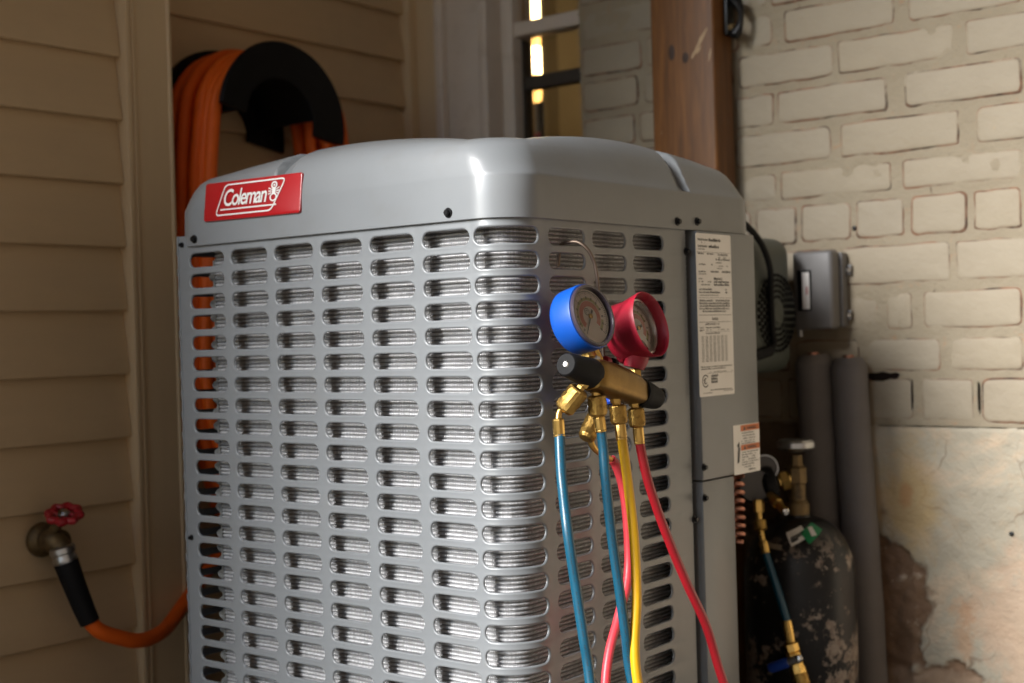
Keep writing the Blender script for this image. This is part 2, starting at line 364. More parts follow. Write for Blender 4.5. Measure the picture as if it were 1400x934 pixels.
hb = thing('shade_block', 'plain brown block added out of view to shade the left of the unit', 'wall', (-.8, -1, 0))  # unseen block, added to keep sun off the left of the unit
MB().box(-1.3, -.74, -1.8, -.82, 0, 2.29, .01).build('wall', M['neighbour'], hb, False)  # body of the added shade block
# siding
def siding(root, x, y0, y1, z0, n, e=.1035):
    """horizontal lap boards facing +x; each board a part"""
    first = None
    prof = [(-.016, 0.006), (-.002, .0), (.0012, .0015), (.0016, .006), (-.003, .035), (-.0145, e + .006), (-.024, e + .006), (-.024, .006)]
    for i in range(n):
        if first is None:
            mb = MB(); ny = 24; V = []; Fc = []; P = len(prof)
            for j in range(ny + 1):
                y = y0 + (y1 - y0) * j / ny
                for q, (dx, dz) in enumerate(prof):
                    wv = noise.noise(Vector((y * 2.3, q * .3, x * 7))) * .0012
                    V.append((x + dx + (wv if q in (1, 2, 3, 4) else 0), y, z0 + dz))
            for j in range(ny):
                for q in range(P): Fc.append((j * P + q, j * P + (q + 1) % P, (j + 1) * P + (q + 1) % P, (j + 1) * P + q))
            Fc += [tuple(range(P)), tuple(ny * P + q for q in range(P))[::-1]]
            first = mb.add(V, Fc).build('siding_board', M['siding'], root, True, 30)
        else:
            dup(first, root, (rnd(-.0008, .0008), 0, i * e))
s1 = thing('siding_wall', 'tan horizontal lap siding at the left, with the garden tap on it', 'wall', (XS, -.6, 0))
siding(s1, XS, -.815, .152, .0175, 22)
MB().box(XS - .02, XS + .0150, .1535, .1645, 0, 2.29, .002).build('end_channel', M['trim'], s1)
MB().box(XS - .2, XS - .026, -.81, .150, 0, 2.3).build('sheathing', M['siding'], s1)
mb = MB()
# outside corner post: wide face with rolled edges and a return toward the recess
prof = [(XS - .03, .1655), (XS + .010, .1640), (XS + .0145, .1665), (XS + .0145, .1705), (XS + .012, .1735), (XS + .012, .2370), (XS + .0145, .2395), (XS + .0145, .2435), (XS + .010, .2460), (XR - .02, .2460), (XR - .02, .20), (XS - .03, .20)]
P = len(prof); V = [(x, y, z) for z in (0, .6, 1.2, 2.3) for x, y in prof]
Fc = [(j * P + q, j * P + (q + 1) % P, (j + 1) * P + (q + 1) % P, (j + 1) * P + q) for j in range(3) for q in range(P)] + [tuple(range(P)), tuple(3 * P + q for q in range(P))[::-1]]
mb.add(V, Fc).build('corner_post', M['trim'], s1, True, 25)
s2 = thing('siding_wall', 'darker tan lap siding in the recess behind the hanging orange hose', 'wall', (XR, .6, 0))
siding(s2, XR, .248, 1.0, .0775, 21, .1)
MB().box(XR - .2, XR - .026, .2, 1.2, 0, 2.3).build('sheathing', M['siding'], s2)
MB().box(XR - .018, XR + .016, .955, .989, 0, 2.3, .004).build('inside_corner_trim', M['trim'], s2)

# ------------------------------------------------------------------ brick wall
bw = thing('brick_wall', 'old cream painted brick wall with worn joints and flaking plaster below', 'wall', (0, YB, 0))
joints = [1.53, 1.46, 1.39, 1.32, 1.25, 1.18, 1.11, 1.04, .969, .905, .826, .747, .671, .6025, .519]
def bx(X, z): # crop coordinate of the zoomed photo -> x on the wall
    return at(850 + X / 2.545, 467 - (z - .688) * F / 2.3, 'y', YB).x
rows = {5: [(430, 530), (570, 955), (1000, 1400)], 6: [(410, 745), (757, 1165), (1200, 1560)], 7: [(400, 535), (545, 930), (990, 1400)],
        8: [(400, 737), (765, 1182), (1240, 1620)], 9: [(400, 545), (558, 945), (980, 1400)], 10: [(400, 455), (470, 613), (627, 805), (820, 992), (1013, 1210), (1230, 1400)],
        11: [(400, 760), (775, 1152), (1165, 1530)], 12: [(400, 560), (585, 900), (925, 1020), (1052, 1400)]}
def px2x(a, z): return at(a, 467 - (z - .688) * F / 2.3, 'y', YB).x
rowx = {13: [px2x(p, .64) for p in (1090, 1178, 1182, 1289, 1299, 1402)], 14: [px2x(p, .56) for p in (1080, 1180, 1187, 1251, 1261, 1334, 1344, 1420)]}
def brick(x0, x1, z0, z1):
    """one brick: uneven rounded outline, an edge ring coloured with wear and crack shade and a slightly pillowed face"""
    w_, h_ = x1 - x0, z1 - z0; r = rnd(.004, .010); cx, cz = (x0 + x1) / 2, (z0 + z1) / 2; out = []
    for (sx, sz, a0) in ((1, 1, 0), (-1, 1, 90), (-1, -1, 180), (1, -1, 270)):
        for k in range(4):
            a = math.radians(a0 + k * 30); out.append((sx * (w_ / 2 - r) + r * math.cos(a), sz * (h_ / 2 - r) + r * math.sin(a)))
        nx, nzz = {0: (-1, 1), 90: (-1, -1), 180: (1, -1), 270: (1, 1)}[a0]
        if a0 in (0, 180):
            for t in (.2, .4, .6, .8): out.append(((1 - 2 * t) * sx * (w_ / 2 - r), sz * h_ / 2))
    out = [(a + noise.noise(Vector(((cx + a) * 38, cz * 50 + b * 9, 1.7))) * .0022 + rnd(-.0006, .0006), b + noise.noise(Vector(((cx + a) * 34, 9.1, (cz + b) * 45))) * .0024 + rnd(-.0006, .0006)) for a, b in out]
    n = len(out); tilt = rnd(-.0012, .0012); pr = rnd(-.001, .0016)
    V = []; rings = ((1.0, .010, 0), (1.0, -.0022, 0), (.0034, -.0046, 1), (.0075, -.0054, 1))
    for ins, d, q in rings:
        for a, b in out:
            sa = a - math.copysign(min(abs(a), ins), a) if q else a; sb = b - math.copysign(min(abs(b), ins), b) if q else b
            V.append((cx + sa, YB + d - pr + tilt * a / .1, cz + sb))
    V.append((cx, YB - .0056 - pr, cz)); Fc = []; mi = []
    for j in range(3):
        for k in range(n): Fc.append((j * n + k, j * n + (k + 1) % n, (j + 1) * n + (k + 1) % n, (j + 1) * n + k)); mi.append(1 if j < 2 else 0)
    for k in range(n): Fc.append((3 * n + k, 3 * n + (k + 1) % n, 4 * n)); mi.append(0)
    mb = MB(); mb.add(V, Fc); mb.m = mi
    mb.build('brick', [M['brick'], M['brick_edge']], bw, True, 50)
for i in range(1, len(joints)):
    zb, zt = joints[i] + rnd(.002, .005), joints[i - 1] - rnd(.006, .010); zm = (zb + zt) / 2; spans = []
    if i in rows: spans = [(bx(a, zm), bx(b, zm)) for a, b in rows[i]]
    elif i in rowx: q = rowx[i]; spans = list(zip(q[::2], q[1::2]))
    x = spans[-1][1] + .01 if spans else (-.59 + (.1 if i % 2 else 0))
    while x < 1.15:
        l = rnd(.19, .212) if i not in (10, 14) else rnd(.088, .105); spans.append((x, x + l)); x += l + rnd(.009, .013)
    x = spans[0][0] - .011
    lo = -.587
    while x > lo + .03:
        l = min(rnd(.19, .212) if i not in (10, 14) else rnd(.088, .105), x - lo); spans.append((x - l, x)); x -= l + rnd(.009, .013)
    for a, b in spans:
        if b - a > .02: brick(a, b, zb, zt)
# mortar bed: a gently uneven sheet just behind the brick faces
V = []; Fc = []; nx_, nz_ = 230, 120
for j in range(nz_ + 1):
    for i in range(nx_ + 1):
        x = -.59 + 1.80 * i / nx_; z = .515 + 1.03 * j / nz_
        V.append((x, YB - .0036 + noise.noise(Vector((x * 40, 3, z * 40))) * .0018 + noise.noise(Vector((x * 11, 8, z * 11))) * .0016, z))
for j in range(nz_):
    for i in range(nx_): a = j * (nx_ + 1) + i; Fc.append((a, a + 1, a + nx_ + 2, a + nx_ + 1))
MB().add(V, Fc).build('mortar', M['mortar'], bw, True, 80)
xs_ = [-1.0 + .05 * i for i in range(14)] + [-.3 + .0042 * i for i in range(180)] + [.46 + .02 * i for i in range(38)]
nx_, nz_ = len(xs_) - 1, 120; V = []; Fc = []; expo = []
def fall(x, z):
    """1 where the plaster has fallen off the old brick"""
    wob = noise.noise(Vector((x * 14, 2, z * 14))) * .35 + noise.noise(Vector((x * 45, 6, z * 45))) * .16 + noise.noise(Vector((x * 120, 6, z * 120))) * .07
    d = math.hypot((x + .005) / .088, (z - .2) / .15) + wob; d2 = math.hypot((x - .10) / .09, (z - .05) / .075) + wob * 1.6
    return max(0, min(1, (1.0 - min(d, d2)) / .09))
for j in range(nz_ + 1):
    for x in xs_:
        z = .517 * j / nz_; m_ = fall(x, z)
        y = YB - .006 + noise.noise(Vector((x * 7, 1, z * 7))) * .007 + noise.noise(Vector((x * 30, 5, z * 30))) * .0025 + m_ * (.009 + noise.noise(Vector((x * 60, 5, z * 60))) * .004)
        if j >= nz_ - 1: y += .004
        V.append((x, y, z - (.016 * abs(noise.noise(Vector((x * 22, 0, 0)))) + .006 * abs(noise.noise(Vector((x * 90, 3, 0)))) if j == nz_ else 0))); expo.append(m_)
for j in range(nz_):
    for i in range(nx_): a = j * (nx_ + 1) + i; Fc.append((a, a + 1, a + nx_ + 2, a + nx_ + 1))
pl = MB().add(V, Fc).build('plaster', M['parging'], bw, True, 80)
ea = pl.data.attributes.new('exposed', 'FLOAT', 'POINT'); ea.data.foreach_set('value', expo)
b_ = MB(); b_.box(-.59, 1.21, YB + .012, YB + .22, 0, 2.3); b_.box(-1.05, -.591, YB + .012, YB + .22, 0, .80); b_.build('wall_core', M['mortar'], bw, False)
MB().box(1.215, 1.299, YB, YB + .2, 0, 2.3).build('wall_end', M['mortar'], bw, False)
for (px, py) in ((1383, 730), (1168, 312)):
    p = at(px, py, 'y', YB - .005)
    MB().lathe(p, (0, -1, 0), [(.0042, -.002), (.0038, .0015), (.002, .0025)], 10).build('anchor', M['screw_black'], bw)
# jagged painted edge of the brick reveal next to the window
mb = MB()
for i in range(40):
    z = .82 + i * .018 + rnd(-.006, .006); mb.lathe((-.5905, YB - .001, z), (rnd(-.2, .2), -1, rnd(-.3, .3)), [(.001, -.004), (rnd(.003, .006), -.001), (.002, rnd(.002, .005))], 8)
o = mb.build('paint_drips', M['brick'], bw); o['kind'] = 'stuff'

M['void'] = mat('painted_gap_shade', (.012, .008, .006), .95, 0, .3, 60, spec=.1)  # near-black colour paints the shade inside joints that have lost their mortar
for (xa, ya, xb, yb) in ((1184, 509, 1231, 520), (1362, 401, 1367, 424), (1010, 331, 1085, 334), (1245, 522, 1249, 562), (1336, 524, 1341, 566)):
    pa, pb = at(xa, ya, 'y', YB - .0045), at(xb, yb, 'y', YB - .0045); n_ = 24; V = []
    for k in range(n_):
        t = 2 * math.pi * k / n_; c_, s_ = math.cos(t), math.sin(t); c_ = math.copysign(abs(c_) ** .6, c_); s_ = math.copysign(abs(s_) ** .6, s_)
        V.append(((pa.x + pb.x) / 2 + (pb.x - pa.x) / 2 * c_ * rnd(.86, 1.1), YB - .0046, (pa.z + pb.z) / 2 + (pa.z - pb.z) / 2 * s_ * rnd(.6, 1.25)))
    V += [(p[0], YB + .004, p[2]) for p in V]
    MB().add(V, [tuple(range(n_))] + [(k, (k + 1) % n_, n_ + (k + 1) % n_, n_ + k) for k in range(n_)]).build('open_joint_shade', M['void'], bw, False)

# ------------------------------------------------------------------ window
wd = thing('window', 'old sash window with a warm lamp glowing behind its glass', 'window', (-.78, YB, .85))
X0, X1 = -.957, -.592
mb = MB()   # stepped casing on the left side of the opening
mb.box(X0, X0 + .022, YB - .022, YB + .1, .8, 2.28, .004); mb.box(X0 + .0225, X0 + .115, YB - .006, YB + .1, .8, 2.28, .003)
mb.box(X0 + .1155, X0 + .140, YB - .018, YB + .1, .8, 2.28, .006); mb.box(X0 + .1405, X0 + .172, YB + .03, YB + .1, .8, 2.28, .004)
mb.build('casing', M['casing'], wd, True, 30)
MB().box(X0 - .062, X0 - .0015, YB - .012, YB + .1, .8, 2.28, .004).build('corner_board', M['trim'], wd)
YG = YB + .055
zr = at(745, 33, 'y', YB + .045).z
xa0, xa1, xb0, xb1 = at(689, 60, 'y', YB + .045).x, at(706, 20, 'y', YB + .045).x, at(693, 80, 'y', YB + .06).x, at(714, 80, 'y', YB + .06).x
f1 = MB().box(xa0, xa1, YB + .045, YB + .075, zr + .0145, 2.28, .003).box(xa0, X1 + .08, YB + .038, YB + .08, zr - .016, zr + .014, .004).build('upper_sash', M['casing'], wd)
f2 = MB().box(xb0, xb1, YB + .06, YB + .09, .8, zr - .017, .003).build('lower_sash', M['screen_frame'], wd)
zc = at(748, 110, 'y', YB + .07).z
MB().box(xb1 + .001, X1 + .08, YB + .062, YB + .09, zc - .014, zc + .014, .003).build('crossbar', M['screen_frame'], wd)
MB().box(X0 + .19, X1 + .08, YG + .022, YG + .026, .8, zr - .01).build('pane', M['pane'], f2)
MB().box(X0 + .19, X1 + .08, YG, YG + .004, zr + .01, 2.28).build('pane', M['pane'], f1)
MB().box(X0 + .1, X1 + .08, YB - .02, YB + .12, .775, .799, .004).build('sill', M['casing'], wd)
MB().box(X0, X1 + .1, YB + .012, YB + .22, 2.281, 2.3).build('head', M['casing'], wd)
# room behind the glass
rm = thing('curtain', 'pale tan curtain hanging inside behind the sash window', 'curtain', (-1.2, 1.8, .3))
mb = MB(); V = []; Fc = []
for j in range(2):
    for i in range(81):
        x = -2.1 + i * .0225; V.append((x, 1.80 + .018 * math.sin(i * 1.1) + .008 * math.sin(i * 2.7), .3 + j * 2.0))
for i in range(80): Fc.append((i, i + 1, 82 + i, 81 + i))
MB().add(V, Fc).build('cloth', M['tan_fabric'], rm, True, 80)
struct(MB().box(-2.4, -.1, 1.95, 2.05, 0, 2.6).build('room_wall', M['tan_fabric'], None, False))
struct(MB().box(-2.4, -2.3, YB + .23, 1.949, 0, 2.6).build('room_wall', M['tan_fabric'], None, False))
struct(MB().box(-.2, -.1, YB + .23, 1.949, 0, 2.6).build('room_wall', M['tan_fabric'], None, False))
struct(MB().box(-2.4, 0, 1.305, 2.05, 2.31, 2.4).build('room_ceiling', M['tan_fabric'], None, False))
struct(MB().box(-2.4, X0 - .07, YB + .02, YB + .22, 0, 2.3).build('room_wall', M['tan_fabric'], None, False))
lp = at(731, 85, 'y', 1.36)
lt = thing('glass_lamp', 'slim glowing amber lamp on a dark stem behind the window', 'lamp', (lp.x, lp.y, .6))
za, zb_, zc_, zd, ze = [at(731, y, 'y', 1.36).z for y in (150, 124, 106, 66, -30)]
MB().lathe((lp.x, lp.y, zb_ - .028), (0, 0, 1), [(.008, 0), (.014, .006), (.0155, .03), (.0155, zd - zb_), (.0155, ze - zb_ + .028)], 16).build('shade', M['lamp'], lt)
MB().lathe((lp.x, lp.y, zc_ + .002), (0, 0, 1), [(.013, 0), (.0158, .004), (.0158, (zd - zc_) * .8), (.0157, zd - zc_)], 16, cap=False).build('bulb', M['lamp_core'], lt)
MB().lathe((lp.x, lp.y, at(731, 40, 'y', 1.36).z), (0, 0, 1), [(.0157, 0), (.0158, .01), (.0158, .12)], 16, cap=False).build('bulb', M['lamp_core'], lt)
MB().lathe((lp.x + .012, lp.y, .6), (0, 0, 1), [(.05, 0), (.05, .015), (.012, .025), (.009, zb_ - .63)], 14).build('stem', M['dark_wood'], lt)
pk = at(733, 186, 'y', 1.25)
pt = thing('pink_bottle', 'small pink rounded bottle at the bottom of the window', 'bottle', (pk.x, pk.y, pk.z - .14))
MB().lathe((pk.x, pk.y, pk.z - .14), (0, 0, 1), [(.018, 0), (.02, .01), (.02, .11), (.012, .13)], 16).build('body', M['pink'], pt)
MB().lathe((pk.x, pk.y, pk.z - .009), (0, 0, 1), [(.011, 0), (.011, .012), (.008, .016)], 16).build('cap', M['pink'], pt)
ta = thing('window_table', 'dark side table inside behind the window', 'table', (-.95, 1.3, 0))
MB().box(-1.3, -.62, 1.17, 1.45, pk.z - .17, pk.z - .141, .004).build('top', M['dark_wood'], ta)
for x in (-1.27, -.67):
    for y in (1.2, 1.42): MB().box(x, x + .03, y, y + .02, 0, pk.z - .1705).build('leg', M['dark_wood'], ta)

# ------------------------------------------------------------------ wooden post
pL, pR = at(890, 100, 'y', .905), at(977, 100, 'y', .905)
po = thing('wooden_post', 'reddish brown stained wooden post standing against the brick wall', 'post', ((pL.x + pR.x) / 2, .94, 0))
V = []; Fc = []
mb = MB().box(pL.x, pR.x, .905, .972, 0, 2.299, .006, seg=3)
mb.build('timber', M['wood'], po, True, 40)
for (px, py, r, st) in ((918, 72, .0085, 1.7), (937, 79, .0085, 1.2)):
    p = at(px, py, 'y', .9045)
    mb = MB(); n = 14; V = [(p.x, .9038, p.z)] + [(p.x + r * .8 * math.cos(6.283 * k / n), .9047, p.z + r * st * math.sin(6.283 * k / n)) for k in range(n)]
    mb.add(V, [(0, 1 + k, 1 + (k + 1) % n) for k in range(n)]).build('knot', M['knot'], po)
M['scrape'] = mat('pale_scraped_wood', (.48, .34, .20), .8, 0, .25, 90)
for (xa, ya, xb, yb, wd_) in ((967, 38, 946, 80, .006), (972, 66, 969, 84, .0022), (952, 74, 958, 62, .003)):
    pa, pb = at(xa, ya, 'y', .9044), at(xb, yb, 'y', .9044); d_ = pb - pa; nn = Vector((d_.z, 0, -d_.x)).normalized(); V = []
    for k in range(9): t = k / 8; hw_ = wd_ * math.sin(math.pi * (.08 + .84 * t)) * rnd(.5, 1.1); V += [pa + d_ * t + nn * hw_, pa + d_ * t - nn * hw_ * rnd(.4, 1)]
    MB().add(V, [(2 * k, 2 * k + 1, 2 * k + 3, 2 * k + 2) for k in range(8)]).build('scrape', M['scrape'], po, False)
hk = at(1002, 22, 'x', pR.x + .012)
hd = thing('latch_hook', 'small black iron latch on the side of the wooden post', 'latch', hk)
mb = MB().box(hk.x - .0125, hk.x - .004, hk.y - .014, hk.y + .014, hk.z - .035, hk.z + .06, .003)
mb.build('plate', M['screw_black'], hd)
MB().tube([hk + Vector((-.004, 0, .03)), hk + Vector((.012, -.004, .02)), hk + Vector((.02, -.006, -.004)), hk + Vector((.012, -.005, -.028)), hk + Vector((0, -.004, -.034))], lambda t: .0075 + .003 * math.sin(t * 9), 10, True, 6).build('hook', M['screw_black'], hd)
MB().lathe(hk + Vector((-.004, -.004, -.022)), (1, 0, 0), [(.008, 0), (.008, .008), (.004, .011)], 10).build('bolt', M['old_brass'], hd)

# ------------------------------------------------------------------ the air conditioning unit
ac = thing('air_conditioner', 'large grey slotted metal outdoor air conditioning unit with a red badge', 'air conditioner', (-.3, .29, 0))
Z0, B, NR = .80, .0285, 24
R = .05
def path(s):
    """front panel: s < 0 along the left face, arc, then along the right face -> (point, normal)"""
    L = R * math.pi / 2
    if s < 0: return Vector((-R + s, 0, 0)), Vector((0, -1, 0))
    if s <= L:
        a = s / R; return Vector((-R + R * math.sin(a), R - R * math.cos(a), 0)), Vector((math.sin(a), -math.cos(a), 0))
    return Vector((0, R + s - L, 0)), Vector((1, 0, 0))
def slotted(cols, s0, s1, pth, ztop, zbot, name, par):
    """cols: (centre, half length, subdivisions). Sheet with rolled slot openings; welded into one skin"""
    mb = MB(); hz = .0095
    bnd = [s0] + [(cols[i][0] + cols[i][1] + cols[i + 1][0] - cols[i + 1][1]) / 2 for i in range(len(cols) - 1)] + [s1]
    zc = [Z0 - B * i for i in range(NR + 1)]
    zb = [ztop] + [(zc[i] + zc[i + 1]) / 2 for i in range(NR)] + [zbot]
    for ci, (c, hl, sub) in enumerate(cols):
        for ri in range(NR + 1):
            zt, zl = zb[ri], zb[ri + 1]; z = zc[ri]; a0, a1 = bnd[ci], bnd[ci + 1]
            rings = []
            for off, dep in ((.0026, 0), (.0016, .0002), (.0006, -.0005), (0, -.0012), (-.0001, -.0026)):
                r = hz + off; e = hl - hz; pts = []
                for k in range(sub): pts.append((c - e + 2 * e * k / sub, z + r))
                for k in range(9): t = math.pi / 2 - math.pi * k / 8; pts.append((c + e + r * math.cos(t), z + r * math.sin(t)))
                for k in range(1, sub): pts.append((c + e - 2 * e * k / sub, z - r))
                for k in range(9): t = -math.pi / 2 - math.pi * k / 8; pts.append((c - e + r * math.cos(t), z + r * math.sin(t)))
                rings.append([(p[0], p[1], dep) for p in pts[:-1]])
            e = hl - hz; op = []
            for k in range(sub): op.append((c - e + 2 * e * k / sub, zt))
            op += [(c + e, zt), (c + e + (a1 - c - e) * .5, zt), (a1, zt), (a1, z + hz * .5), (a1, z), (a1, z - hz * .5), (a1, zl), (c + e + (a1 - c - e) * .5, zl), (c + e, zl)]
            for k in range(1, sub): op.append((c + e - 2 * e * k / sub, zl))
            op += [(c - e, zl), (c - e - (c - e - a0) * .5, zl), (a0, zl), (a0, z - hz * .5), (a0, z), (a0, z + hz * .5), (a0, zt), (c - e - (c - e - a0) * .5, zt)]
            rings.insert(0, [(p[0], p[1], 0) for p in op]); n = len(op); V = []; Fc = []
            for rg in rings:
                for s, zz, d in rg:
                    p, nn = pth(s); V.append(Vector((p.x, p.y, zz)) + nn * d)
            for j in range(len(rings) - 1):
                for k in range(n): Fc.append((j * n + k, j * n + (k + 1) % n, (j + 1) * n + (k + 1) % n, (j + 1) * n + k))
            mb.add(V, Fc)
    return mb.build(name, M['enamel'], par, True, 60, weld=2e-5)
A = R * math.pi / 2
cols = [(-.0951 - .0867 * (5 - i) + R, .0362, 2) for i in range(6)] + [(A / 2 + .0015, A / 2 + .0035, 14)] + [(A - R + .1108 + .0893 * i, .0362, 2) for i in range(3)]
gp = slotted(cols, -.588 + R, A - R + .380, path, .835, .085, 'slotted_panel', ac)
# turned-back flanges at both ends of the panel
for q in ((-.5895, -.5868, -.0012, .016), (-.0145, -.0004, .3802, .3825)): MB().box(*q, .085, .835, .0007).build('panel_flange', M['enamel'], ac)
# left side: its own slotted panel round the far corner
R2 = .022
def path2(s):
    L = R2 * math.pi / 2; x0, y0 = -.612, .004
    if s < 0: return Vector((x0, y0 + R2 - s, 0)), Vector((-1, 0, 0))
    a = min(s / R2, math.pi / 2); return Vector((x0 + R2 - R2 * math.cos(a), y0 + R2 - R2 * math.sin(a), 0)), Vector((-math.cos(a), -math.sin(a), 0))
cols2 = [(-.0867 * (5 - i) - .047, .0362, 2) for i in range(6)] + [(.0165, .0135, 8)]
slotted(cols2, -.54, R2 * math.pi / 2, path2, .835, .085, 'side_panel', ac)
# heat exchanger behind the grille
def coil(name, pts_s, fn, off):
    mb = MB(); V = []; Fc = []; uv = []; TP = .0051; nzz = int(.728 / TP) * 6
    for j in range(nzz + 1):
        z = .10 + j * TP / 6; ph = (j % 6) / 6
        bulge = .0034 * math.sin(math.pi * ph) ** .7 if ph else 0
        for s in pts_s:
            p, nn = fn(s); V.append(Vector((p.x, p.y, z)) + nn * (-off + bulge + noise.noise(Vector((s * 45, z * 30, 0))) * .0012 + noise.noise(Vector((s * 160, z * 90, 4))) * .0006)); uv.append((s, z))
    n = len(pts_s)
    for j in range(nzz):
        for i in range(n - 1): Fc.append((j * n + i, j * n + i + 1, (j + 1) * n + i + 1, (j + 1) * n + i))
    o = mb.add(V, Fc).build(name, M['coil'], ac, True, 180, fixn=False)
    lay = o.data.uv_layers.new(name='UVMap')
    for lp_ in o.data.loops: lay.data[lp_.index].uv = uv[lp_.vertex_index]
    return o
ss = [-.489 + .0125 * i for i in range(40)] + [.005 + i * .009 for i in range(9)] + [.09 + .0125 * i for i in range(30)]
ss = sorted(set(round(s, 5) for s in ss)); ss = [s for s in ss if s < A - R + .379]
coil('heat_exchanger', ss, path, .026)
# copper return bends at both ends of the coil
mb = MB()
for i in range(40):
    z = .115 + i * .0188
    if z > .79: break
    mb.tube([(-.538, .028, z), (-.547, .027, z + .001), (-.553, .028, z + .0047), (-.547, .029, z + .0085), (-.538, .028, z + .0094)], .0035, 8, False, 3)
    mb.tube([(-.022, .352, z), (-.021, .358, z + .001), (-.0205, .364, z + .0047), (-.021, .358, z + .0085), (-.022, .352, z + .0094)], .0033, 8, False, 3)
o = mb.build('return_bends', M['enamel_inner'], ac); o['kind'] = 'stuff'
MB().box(-.542, -.5385, .022, .060, .09, .80).build('coil_end_plate', M['enamel_inner'], ac)
# frame and base
MB().box(-.608, .002, .004, .582, .06, .085, .006).build('base_pan', M['enamel'], ac)
MB().box(-.600, -.10, .560, .575, .09, .822).build('rear_panel', M['enamel_inner'], ac)
MB().box(-.48, -.06, .30, .304, .09, .82).build('inner_bulkhead', M['black_plastic'], ac)
MB().box(-.16, -.012, .384, .3935, .09, .822).build('partition', M['zinc'], ac)
mb = MB()
for i in range(54): mb.box(-.0115, -.003, .3838, .3868, .44 + i * .007, .4435 + i * .007)
o = mb.build('gasket_teeth', M['zinc'], ac); o['kind'] = 'stuff'

# lid: skirt, crease, shoulder and crown, with a pressed groove in two sides
def lid():
    NX, NY, NA = 200, 200, 18
    def ring(ins, z, crown, q, fi=None):
        fi = 0 if fi is None else ins - fi
        x0, x1, y0, y1 = -.6045 + ins, .0045 - ins, -.0045 + ins, .5845 - ins
        r = max(.012, .056 - ins * .15) if ins < .07 else .056 + (ins - .07) * 1.1
        r = min(r, (x1 - x0) / 2 - .001, (y1 - y0) / 2 - .001); pts = []
        segs = [((x0 + r, y0), (x1 - r, y0), 'f'), ((x1, y0 + r), (x1, y1 - r), 'r'), ((x1 - r, y1), (x0 + r, y1), 'b'), ((x0, y1 - r), (x0, y0 + r), 'l')]
        cen = [(x1 - r, y0 + r, -90), (x1 - r, y1 - r, 0), (x0 + r, y1 - r, 90), (x0 + r, y0 + r, 180)]
        for (a, b, tag), (cx, cy, a0) in zip(segs, cen):
            # even spacing in the unit's own length so that grooves line up from ring to ring
            for k in range(NX):
                t = k / NX; x = a[0] + (b[0] - a[0]) * t; y = a[1] + (b[1] - a[1]) * t
                bz = crown * math.sin(math.pi * t) ** .8 if t > 0 else 0; g = 0
                if q:
                    if tag == 'f': d = x + .383
                    elif tag == 'r': d = y - .388
                    else: d = 1
                    sgn = d if tag == 'f' else -d
                    if -.004 < sgn < .026: g = (1 - (sgn / .026)) if sgn >= 0 else (1 + sgn / .004)
                    g = max(0, g) * .0075 * q
                inx = {'f': (0, 1), 'r': (-1, 0), 'b': (0, -1), 'l': (1, 0)}[tag]
                pts.append((x + inx[0] * g, y + inx[1] * g - (fi if tag == 'f' else 0), z + bz - g * .9))
            for k in range(NA):
                t = math.radians(a0 + 90 * k / NA); wt = 1 - k / NA if tag == 'f' else (k / NA if tag == 'l' else 0); wt = wt * wt * (3 - 2 * wt); pts.append((cx + r * math.cos(t), cy + r * math.sin(t) - fi * wt, z))
        return pts
    prof = [(.0035, .8195, 0, 0), (.0008, .8192, 0, 0), (0, .8200, 0, 0), (0, .8225, 0, 0), (.0003, .845, 0, 0), (.0008, .868, 0, 0), (.0016, .8712, 0, 0, .001), (.0034, .8738, 0, .6, .0014), (.0090, .8855, .001, 1, .0030), (.0148, .8965, .003, 1, .0062),
            (.0205, .9055, .006, 1, .0122), (.028, .9125, .009, 1, .0215), (.038, .9175, .013, 1), (.053, .9205, .016, .8), (.075, .9205, .017, .4), (.10, .918, .016, 0), (.15, .908, .008, 0), (.2, .900, 0, 0), (.22, .89, 0, 0), (.222, .86, 0, 0)]
    mb = MB(); rs = [ring(*p) for p in prof]; n = len(rs[0]); V = [p for r_ in rs for p in r_]; Fc = []
    for j in range(len(rs) - 1):
        for k in range(n): Fc.append((j * n + k, j * n + (k + 1) % n, (j + 1) * n + (k + 1) % n, (j + 1) * n + k))
    return mb.add(V, Fc).build('lid', M['enamel'], ac, True, 40)
ld = lid()
mb = MB()
for r in (.03, .05, .07, .09, .11, .13, .15, .17, .19):
    mb.tube([(-.3 + r * math.cos(t * math.pi / 20), .29 + r * math.sin(t * math.pi / 20), .897) for t in range(41)], .0016, 6, False)
for k in range(6): mb.tube([(-.3, .29, .8985), (-.3 + .2 * math.cos(k * 1.0472), .29 + .2 * math.sin(k * 1.0472), .8985)], .0018, 6)
mb.build('fan_guard', M['screw_black'], ac)

# control cover on the right face
XC = .0105
pcL, pcR, pzb = .3935, at(1033, 400, 'x', XC).y, at(955, 659, 'x', XC).z
mb = MB().box(-.012, XC, pcL, pcR, pzb, .8188, .0022); cc = mb.build('control_cover', M['enamel'], ac, True, 30)
lp_r = at(1009, 800, 'x', XC).y
MB().box(-.012, XC - .0012, pcL, lp_r, .09, pzb - .0015, .0022).build('service_panel', M['enamel'], ac, True, 30)
MB().box(-.10, -.095, lp_r - .02, .575, .09, pzb).build('valve_recess', M['black_plastic'], ac)

